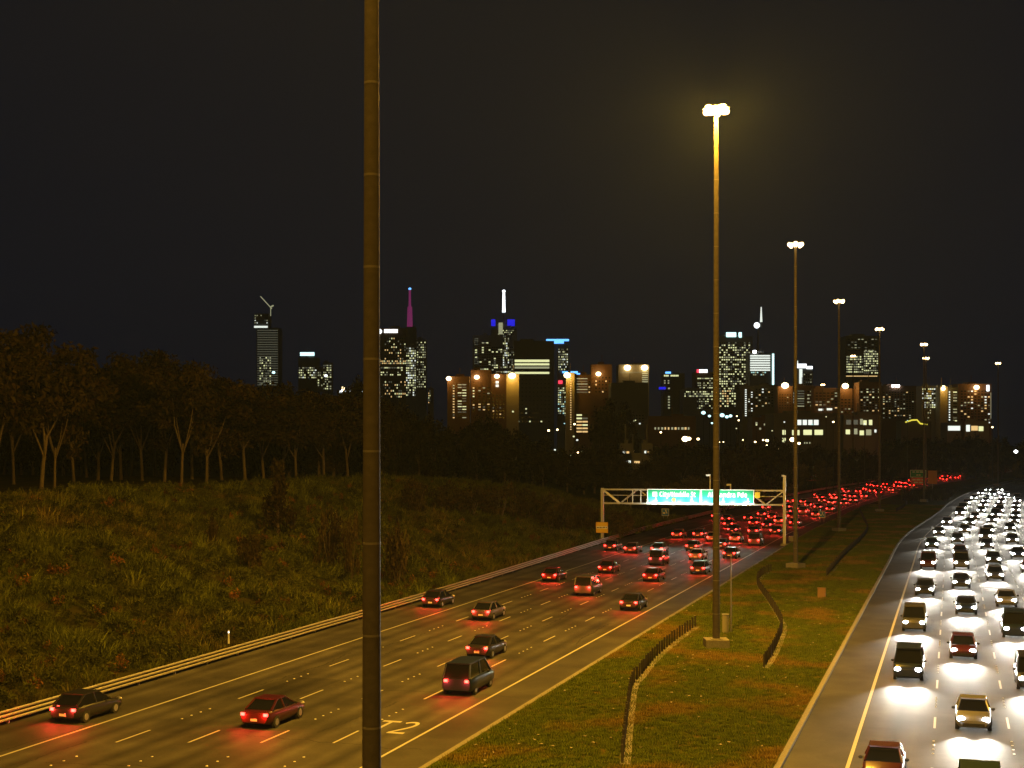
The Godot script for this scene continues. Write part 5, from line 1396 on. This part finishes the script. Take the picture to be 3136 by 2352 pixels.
	plant("round", 54.64, 318.13, top(54.64, 318.13, 17.13), 7.49, "dark tree in the belt of wood behind the lit gantry", "belt of dark trees behind the gantry")
	plant("round", 64.07, 353.56, top(64.07, 353.56, 17.5), 9.81, "dark tree in the belt of wood behind the lit gantry", "belt of dark trees behind the gantry")
	plant("round", 72.13, 378.28, top(72.13, 378.28, 17.74), 11.17, "dark tree in the belt of wood behind the lit gantry", "belt of dark trees behind the gantry")
	plant("round", 51.14, 538.11, top(51.14, 538.11, 12.9), 12.7, "dark tree in the far belt below the lit offices", "far belt of dark trees below the offices")
	plant("round", 50.46, 487.9, top(50.46, 487.9, 15.55), 11.3, "dark tree in the far belt below the lit offices", "far belt of dark trees below the offices")
	plant("round", 54.51, 477.69, top(54.51, 477.69, 15.92), 8.44, "dark tree in the far belt below the lit offices", "far belt of dark trees below the offices")
	plant("round", 68.56, 538.1, top(68.56, 538.1, 15.1), 12.29, "dark tree in the far belt below the lit offices", "far belt of dark trees below the offices")
	plant("round", 68.17, 501.76, top(68.17, 501.76, 15.1), 11.02, "dark tree in the far belt below the lit offices", "far belt of dark trees below the offices")
	plant("round", 69.81, 480.51, top(69.81, 480.51, 14.62), 8.8, "dark tree in the far belt below the lit offices", "far belt of dark trees below the offices")
	plant("round", 83.77, 535.51, top(83.77, 535.51, 16.35), 9.39, "dark tree in the far belt below the lit offices", "far belt of dark trees below the offices")
	plant("round", 78.15, 464.62, top(78.15, 464.62, 15.46), 11.04, "dark tree in the far belt below the lit offices", "far belt of dark trees below the offices")
	plant("round", 84.91, 477.66, top(84.91, 477.66, 16.09), 9.06, "dark tree in the far belt below the lit offices", "far belt of dark trees below the offices")
	plant("round", 97.92, 524.02, top(97.92, 524.02, 12.99), 12.17, "dark tree in the far belt below the lit offices", "far belt of dark trees below the offices")
	plant("round", 106.68, 534.45, top(106.68, 534.45, 13.3), 13, "dark tree in the far belt below the lit offices", "far belt of dark trees below the offices")
	plant("round", 98.28, 467.55, top(98.28, 467.55, 15.26), 8.76, "dark tree in the far belt below the lit offices", "far belt of dark trees below the offices")
	plant("round", 109.4, 499.34, top(109.4, 499.34, 15.18), 11.81, "dark tree in the far belt below the lit offices", "far belt of dark trees below the offices")
	plant("round", 108.98, 476.71, top(108.98, 476.71, 15.39), 9.78, "dark tree in the far belt below the lit offices", "far belt of dark trees below the offices")
	plant("round", 121.2, 505.48, top(121.2, 505.48, 14.87), 9.21, "dark tree in the far belt below the lit offices", "far belt of dark trees below the offices")
	plant("round", 121.15, 486, top(121.15, 486, 15.74), 10.3, "dark tree in the far belt below the lit offices", "far belt of dark trees below the offices")
	plant("round", 133.76, 516.93, top(133.76, 516.93, 14.11), 9.21, "dark tree in the far belt below the lit offices", "far belt of dark trees below the offices")
	plant("round", 131.9, 487.03, top(131.9, 487.03, 14.85), 10.58, "dark tree in the far belt below the lit offices", "far belt of dark trees below the offices")
	plant("round", 149.5, 530.69, top(149.5, 530.69, 13.82), 9.78, "dark tree in the far belt below the lit offices", "far belt of dark trees below the offices")
	plant("round", 141.75, 486.83, top(141.75, 486.83, 16.24), 10.36, "dark tree in the far belt below the lit offices", "far belt of dark trees below the offices")
	plant("round", 168.03, 612.01, top(168.03, 612.01, 19.93), 14.45, "dark tree on the far rise at the right, under the housing towers", "dark trees on the far right rise")
	plant("round", 161.14, 565.95, top(161.14, 565.95, 18.23), 10.77, "dark tree on the far rise at the right, under the housing towers", "dark trees on the far right rise")
	plant("round", 166.35, 564.29, top(166.35, 564.29, 20.61), 13.74, "dark tree on the far rise at the right, under the housing towers", "dark trees on the far right rise")
	plant("round", 172.3, 568.95, top(172.3, 568.95, 20.13), 9.94, "dark tree on the far rise at the right, under the housing towers", "dark trees on the far right rise")
	plant("round", 195.81, 619.71, top(195.81, 619.71, 18.78), 12.37, "dark tree on the far rise at the right, under the housing towers", "dark trees on the far right rise")
	plant("round", 192.59, 590.37, top(192.59, 590.37, 20.43), 13.24, "dark tree on the far rise at the right, under the housing towers", "dark trees on the far right rise")
	plant("round", 192.51, 576.2, top(192.51, 576.2, 19.65), 11.45, "dark tree on the far rise at the right, under the housing towers", "dark trees on the far right rise")
	plant("round", 204.92, 596.75, top(204.92, 596.75, 17.86), 12.78, "dark tree on the far rise at the right, under the housing towers", "dark trees on the far right rise")
	plant("round", 211.99, 601.05, top(211.99, 601.05, 20.94), 12.42, "dark tree on the far rise at the right, under the housing towers", "dark trees on the far right rise")
	plant("round", 219.91, 600.63, top(219.91, 600.63, 17.73), 13.79, "dark tree on the far rise at the right, under the housing towers", "dark trees on the far right rise")
	plant("round", 212.53, 568.62, top(212.53, 568.62, 19.15), 12.7, "dark tree on the far rise at the right, under the housing towers", "dark trees on the far right rise")
	plant("scrub", 197.54, 569.28, top(197.54, 569.28, 8.93), 5.31, "brown roadside tree at the right edge above the white headlights", "brown trees at the bend")
	plant("scrub", 210, 573.24, top(210, 573.24, 10.22), 6.88, "brown roadside tree at the right edge above the white headlights", "brown trees at the bend")
	plant("cone", -25.3, 150, top(-25.3, 150, 13.5), 4.5, "large conical bush standing on the embankment crest, left of the mast", "")
	plant("bush", -18.39, 140, top(-18.39, 140, 10.43), 3.27, "dark low bush right of the conical bush", "")
	plant("bush", -15.92, 138, top(-15.92, 138, 10.12), 1.84, "small dark bush close to the foreground mast", "")
	plant("bush", -24.9, 132, top(-24.9, 132, 7.61), 2.64, "dark spreading weed clump on the middle of the slope", "")
	plant("bush", -37.29, 128, top(-37.29, 128, 7.23), 2.73, "dark hollow clump of weeds on the left of the slope", "")
	plant("bush", -28.98, 135, top(-28.98, 135, 9.15), 1.17, "small dark tuft on the slope below the field", "")
	plant("bush", -11.57, 140, top(-11.57, 140, 8.65), 3.27, "bush on the slope just right of the foreground mast", "")
	plant("bush", -13.05, 190, top(-13.05, 190, 11.83), 4.43, "scrubby bush on the crest between mast and gantry, leftmost from the left", "scrub on the embankment towards the gantry")
	plant("bush", -9.73, 200, top(-9.73, 200, 10.87), 5.33, "scrubby bush on the crest between mast and gantry, second from the left", "scrub on the embankment towards the gantry")
	plant("bush", -5.88, 205, top(-5.88, 205, 10.22), 5.47, "scrubby bush on the crest between mast and gantry, third from the left", "scrub on the embankment towards the gantry")
	plant("bush", -1.82, 210, top(-1.82, 210, 10.8), 6.3, "scrubby bush on the crest between mast and gantry, fourth from the left", "scrub on the embankment towards the gantry")
	plant("bush", 2.44, 215, top(2.44, 215, 9.62), 5.73, "scrubby bush on the crest between mast and gantry, fifth from the left", "scrub on the embankment towards the gantry")
	plant("bush", 5.94, 212, top(5.94, 212, 8.99), 4.95, "scrubby bush on the crest between mast and gantry, sixth from the left", "scrub on the embankment towards the gantry")
	plant("bush", 8.93, 216, top(8.93, 216, 7.8), 4.32, "scrubby bush on the crest between mast and gantry, seventh from the left", "scrub on the embankment towards the gantry")
	plant("bush", 11.54, 222, top(11.54, 222, 6.86), 3.7, "scrubby bush on the crest between mast and gantry, eighth from the left", "scrub on the embankment towards the gantry")
	plant("scrub", 17.24, 221, top(17.24, 221, 5.28), 4.57, "green bushy tree lit by the gantry lamps, under its left end", "")
	plant("bush", 12.84, 224, top(12.84, 224, 5.89), 2.69, "brown bush behind the left gantry post", "")
	plant("scrub", 28.42, 290, top(28.42, 290, 7.27), 6.77, "brown scrub tree on the low bank behind the lit gantry", "scrub trees on the bank behind the gantry")
	plant("scrub", 34.4, 300, top(34.4, 300, 7.5), 8, "brown scrub tree on the low bank behind the lit gantry", "scrub trees on the bank behind the gantry")
	plant("scrub", 43.34, 330, top(43.34, 330, 8.4), 8.8, "brown scrub tree on the low bank behind the lit gantry", "scrub trees on the bank behind the gantry")
	plant("scrub", 51.06, 345, top(51.06, 345, 9.02), 9.2, "brown scrub tree on the low bank behind the lit gantry", "scrub trees on the bank behind the gantry")
	plant("scrub", 57.63, 350, top(57.63, 350, 9.75), 9.33, "brown scrub tree on the low bank behind the lit gantry", "scrub trees on the bank behind the gantry")
	plant("scrub", 67.09, 370, top(67.09, 370, 10.07), 11.1, "brown scrub tree on the low bank behind the lit gantry", "scrub trees on the bank behind the gantry")
	plant("scrub", 51.63, 320, top(51.63, 320, 6.47), 6.4, "brown scrub tree on the low bank behind the lit gantry", "scrub trees on the bank behind the gantry")
	plant("scrub", 75.92, 390, top(75.92, 390, 8.5), 9.1, "brown scrub tree on the low bank behind the lit gantry", "scrub trees on the bank behind the gantry")
	plant("bush", 95.41, 470, top(95.41, 470, 8.11), 7.83, "low brown bush beside the road near the red and green sign", "bushes by the red and green sign")
	plant("bush", 118.51, 505, top(118.51, 505, 8.27), 9.26, "low brown bush beside the road near the red and green sign", "bushes by the red and green sign")
	plant("bush", 124.92, 540, top(124.92, 540, 9.24), 10.8, "low brown bush beside the road near the red and green sign", "bushes by the red and green sign")
	plant("bush", 149.8, 600, top(149.8, 600, 7.8), 10, "low brown bush beside the road near the red and green sign", "bushes by the red and green sign")
	plant("bush", 144.48, 560, top(144.48, 560, 6.41), 6.72, "low brown bush beside the road near the red and green sign", "bushes by the red and green sign")
	plant("round", 22.14, 290, top(22.14, 290, 12.1), 5.8, "tree in front of the lit porches among the dark trees", "trees in front of the lit porches")
	plant("round", 24.32, 285, top(24.32, 285, 10.72), 5.7, "tree in front of the lit porches among the dark trees", "trees in front of the lit porches")
	plant("round", 27.9, 300, top(27.9, 300, 12.2), 6, "tree in front of the lit porches among the dark trees", "trees in front of the lit porches")
	plant("round", 30.9, 300, top(30.9, 300, 12.4), 6, "tree in front of the lit porches among the dark trees", "trees in front of the lit porches")
	plant("round", 34.51, 310, top(34.51, 310, 12.93), 6.2, "tree in front of the lit porches among the dark trees", "trees in front of the lit porches")
	plant("scrub", 88.01, 430, top(88.01, 430, 10.99), 10.03, "olive brown tree along the far left verge beyond the signs, leftmost from the left", "olive brown trees along the far verge")
	plant("scrub", 104.81, 470, top(104.81, 470, 10.3), 9.4, "olive brown tree along the far left verge beyond the signs, second from the left", "olive brown trees along the far verge")
	plant("scrub", 119.83, 500, top(119.83, 500, 10.83), 11.67, "olive brown tree along the far left verge beyond the signs, third from the left", "olive brown trees along the far verge")
	plant("scrub", 139.32, 540, top(139.32, 540, 10.5), 10.8, "olive brown tree along the far left verge beyond the signs, fourth from the left", "olive brown trees along the far verge")
	plant("scrub", 159.31, 580, top(159.31, 580, 9.59), 11.6, "olive brown tree along the far left verge beyond the signs, fifth from the left", "olive brown trees along the far verge")
	plant("scrub", 185.39, 640, top(185.39, 640, 9.67), 12.8, "olive brown tree along the far left verge beyond the signs, sixth from the left", "olive brown trees along the far verge")
	plant("scrub", 215.6, 700, top(215.6, 700, 9.17), 14, "olive brown tree along the far left verge beyond the signs, seventh from the left", "olive brown trees along the far verge")
	plant("bush", 103.66, 365, top(103.66, 365, 4.54), 4.14, "dark dense bush in the square hedge between the carriageways, leftmost from the left", "bushes of the square hedge")
	plant("bush", 105.36, 365, top(105.36, 365, 4.54), 4.14, "dark dense bush in the square hedge between the carriageways, second from the left", "bushes of the square hedge")
	plant("bush", 107.07, 365, top(107.07, 365, 4.54), 4.14, "dark dense bush in the square hedge between the carriageways, third from the left", "bushes of the square hedge")
	plant("bush", 108.77, 365, top(108.77, 365, 4.54), 4.14, "dark dense bush in the square hedge between the carriageways, fourth from the left", "bushes of the square hedge")
	plant("bush", 110.47, 365, top(110.47, 365, 4.54), 4.14, "dark dense bush in the square hedge between the carriageways, fifth from the left", "bushes of the square hedge")
	plant("bush", 112.18, 365, top(112.18, 365, 4.54), 4.14, "dark dense bush in the square hedge between the carriageways, sixth from the left", "bushes of the square hedge")
	plant("bush", 113.88, 365, top(113.88, 365, 4.54), 4.14, "dark dense bush in the square hedge between the carriageways, seventh from the left", "bushes of the square hedge")
	plant("bush", 137.03, 430, top(137.03, 430, 2.1), 7.17, "brown bush on the grass strip where the road bends away", "bushes on the strip at the bend")
	plant("bush", 154.16, 470, top(154.16, 470, 1.53), 8.62, "brown bush on the grass strip where the road bends away", "bushes on the strip at the bend")
	plant("bush", 174.89, 520, top(174.89, 520, 1.13), 10.4, "brown bush on the grass strip where the road bends away", "bushes on the strip at the bend")
	plant("bush", 193.01, 560, top(193.01, 560, 0.81), 11.2, "brown bush on the grass strip where the road bends away", "bushes on the strip at the bend")
	plant("bush", 214.8, 600, top(214.8, 600, 0.6), 12, "brown bush on the grass strip where the road bends away", "bushes on the strip at the bend")
	plant("bush", 204.21, 560, top(204.21, 560, 0.07), 9.33, "brown bush on the grass strip where the road bends away", "bushes on the strip at the bend")
	for k in shapes:
		for o in shapes[k]: o.free()

# ---------------------------------------------------------------- settings and the whole
const SODIUM := Color(1.0, 0.735, 0.22)
const LAMP := 4400.0      # of a whole mast, at one metre
const BEAM := 85.0
const TAIL := 4.0
const SIGN_LAMP := 14.0
const LEFT_CARS := [
	["shoulder lane", -19.4, [69.0, 122.0, 190.0, 272.0]],
	["first marked lane", -15.75, [150.0, 186.0, 217.0, 265.0, 312.0, 348.0, 391.0, 434.0, 482.0, 536.0]],
	["second marked lane", -12.25, [118.0, 160.0, 190.0, 219.0, 248.0, 266.0, 285.0, 314.0, 342.0, 369.0, 392.0, 419.0, 447.0, 475.0, 497.0, 523.0, 549.0, 580.0, 621.9, 663.5, 699.4, 740.2, 778.5, 809.8, 847.2, 895.0]],
	["middle lane", -8.75, [73.0, 136.0, 172.0, 196.0, 213.0, 233.0, 252.0, 274.0, 296.0, 312.0, 327.0, 352.0, 371.0, 389.0, 417.0, 439.0, 466.0, 488.0, 513.0, 532.0, 557.0, 586.0, 622.1, 659.8, 706.9, 738.6, 781.0, 814.7, 854.7, 886.8]],
	["fourth lane", -5.25, [99.0, 150.0, 178.0, 198.0, 214.0, 229.0, 247.0, 262.0, 277.0, 295.0, 319.0, 342.0, 365.0, 383.0, 404.0, 422.0, 439.0, 456.0, 474.0, 501.0, 527.0, 552.0, 578.0, 597.0, 626.6, 667.4, 701.3, 741.9, 779.1, 809.8, 856.1, 892.1]],
	["grass strip lane", -1.75, [85.0, 128.0, 160.0, 182.0, 205.0, 230.0, 256.0, 285.0, 311.0, 340.0, 357.0, 381.0, 411.0, 438.0, 469.0, 489.0, 514.0, 537.0, 564.0, 592.0]]]
const RIGHT_CARS := [
	["first oncoming lane", 1.9, [70.0, 95.0, 119.0, 145.0, 178.0, 209.0, 237.0, 267.0, 299.0, 323.0, 352.0, 386.0, 420.0, 450.0]],
	["second oncoming lane", 5.6, [64.0, 84.0, 107.0, 131.0, 155.0, 178.0, 196.0, 220.0, 244.0, 266.0, 286.0, 313.0, 340.0, 364.0, 388.0, 410.0, 428.0, 451.0]],
	["third oncoming lane", 9.4, [77.0, 97.0, 117.0, 139.0, 162.0, 184.0, 211.0, 229.0, 246.0, 275.0, 294.0, 312.0, 338.0, 360.0, 389.0, 410.0]],
	["fourth oncoming lane", 13.1, [112.0, 131.0, 152.0, 174.0, 195.0, 222.0, 250.0, 277.0, 295.0, 320.0, 342.0, 367.0, 386.0]],
	["fifth oncoming lane", 16.8, [146.0, 168.0, 190.0, 216.0, 243.0, 263.0, 294.0, 314.0, 341.0, 361.0]]]

func _ready() -> void:
	# camera: level, with the lens raised
	var c := Camera3D.new()
	c.name = "camera"
	c.position = Vector3(0, 15, 0)
	c.near = 0.5
	c.far = 14000.0
	c.projection = Camera3D.PROJECTION_FRUSTUM
	c.size = 0.2765
	c.frustum_offset = Vector2(0, 0.02175)
	add_child(c)
	c.current = true
	# sky and air
	var e := Environment.new()
	e.background_mode = Environment.BG_SKY
	var sky := ProceduralSkyMaterial.new()
	sky.sky_top_color = Color(0.02, 0.04, 0.085)
	sky.sky_horizon_color = Color(0.03, 0.055, 0.10)
	sky.sky_curve = 0.3
	sky.ground_bottom_color = Color(0.05, 0.05, 0.05)
	sky.ground_horizon_color = Color(0.03, 0.055, 0.10)
	e.sky = Sky.new()
	e.sky.sky_material = sky
	e.tonemap_mode = Environment.TONE_MAPPER_LINEAR
	e.tonemap_exposure = 1.0
	e.sdfgi_enabled = true
	e.ssao_enabled = true
	e.ssil_enabled = true
	e.fog_enabled = true
	e.fog_density = 0.000072
	e.fog_light_color = Color(0.79, 0.9, 1.0)
	var w := WorldEnvironment.new()
	w.name = "air"
	w.environment = e
	add_child(w)
	hills.seed = 5
	hills.frequency = 0.012
	rng.seed = 1
	make_materials()
	build_ground()
	build_rails()
	build_masts()
	build_city()
	build_plants()
	build_grass()
	build_signs()
	rng.seed = 6
	build_cars()
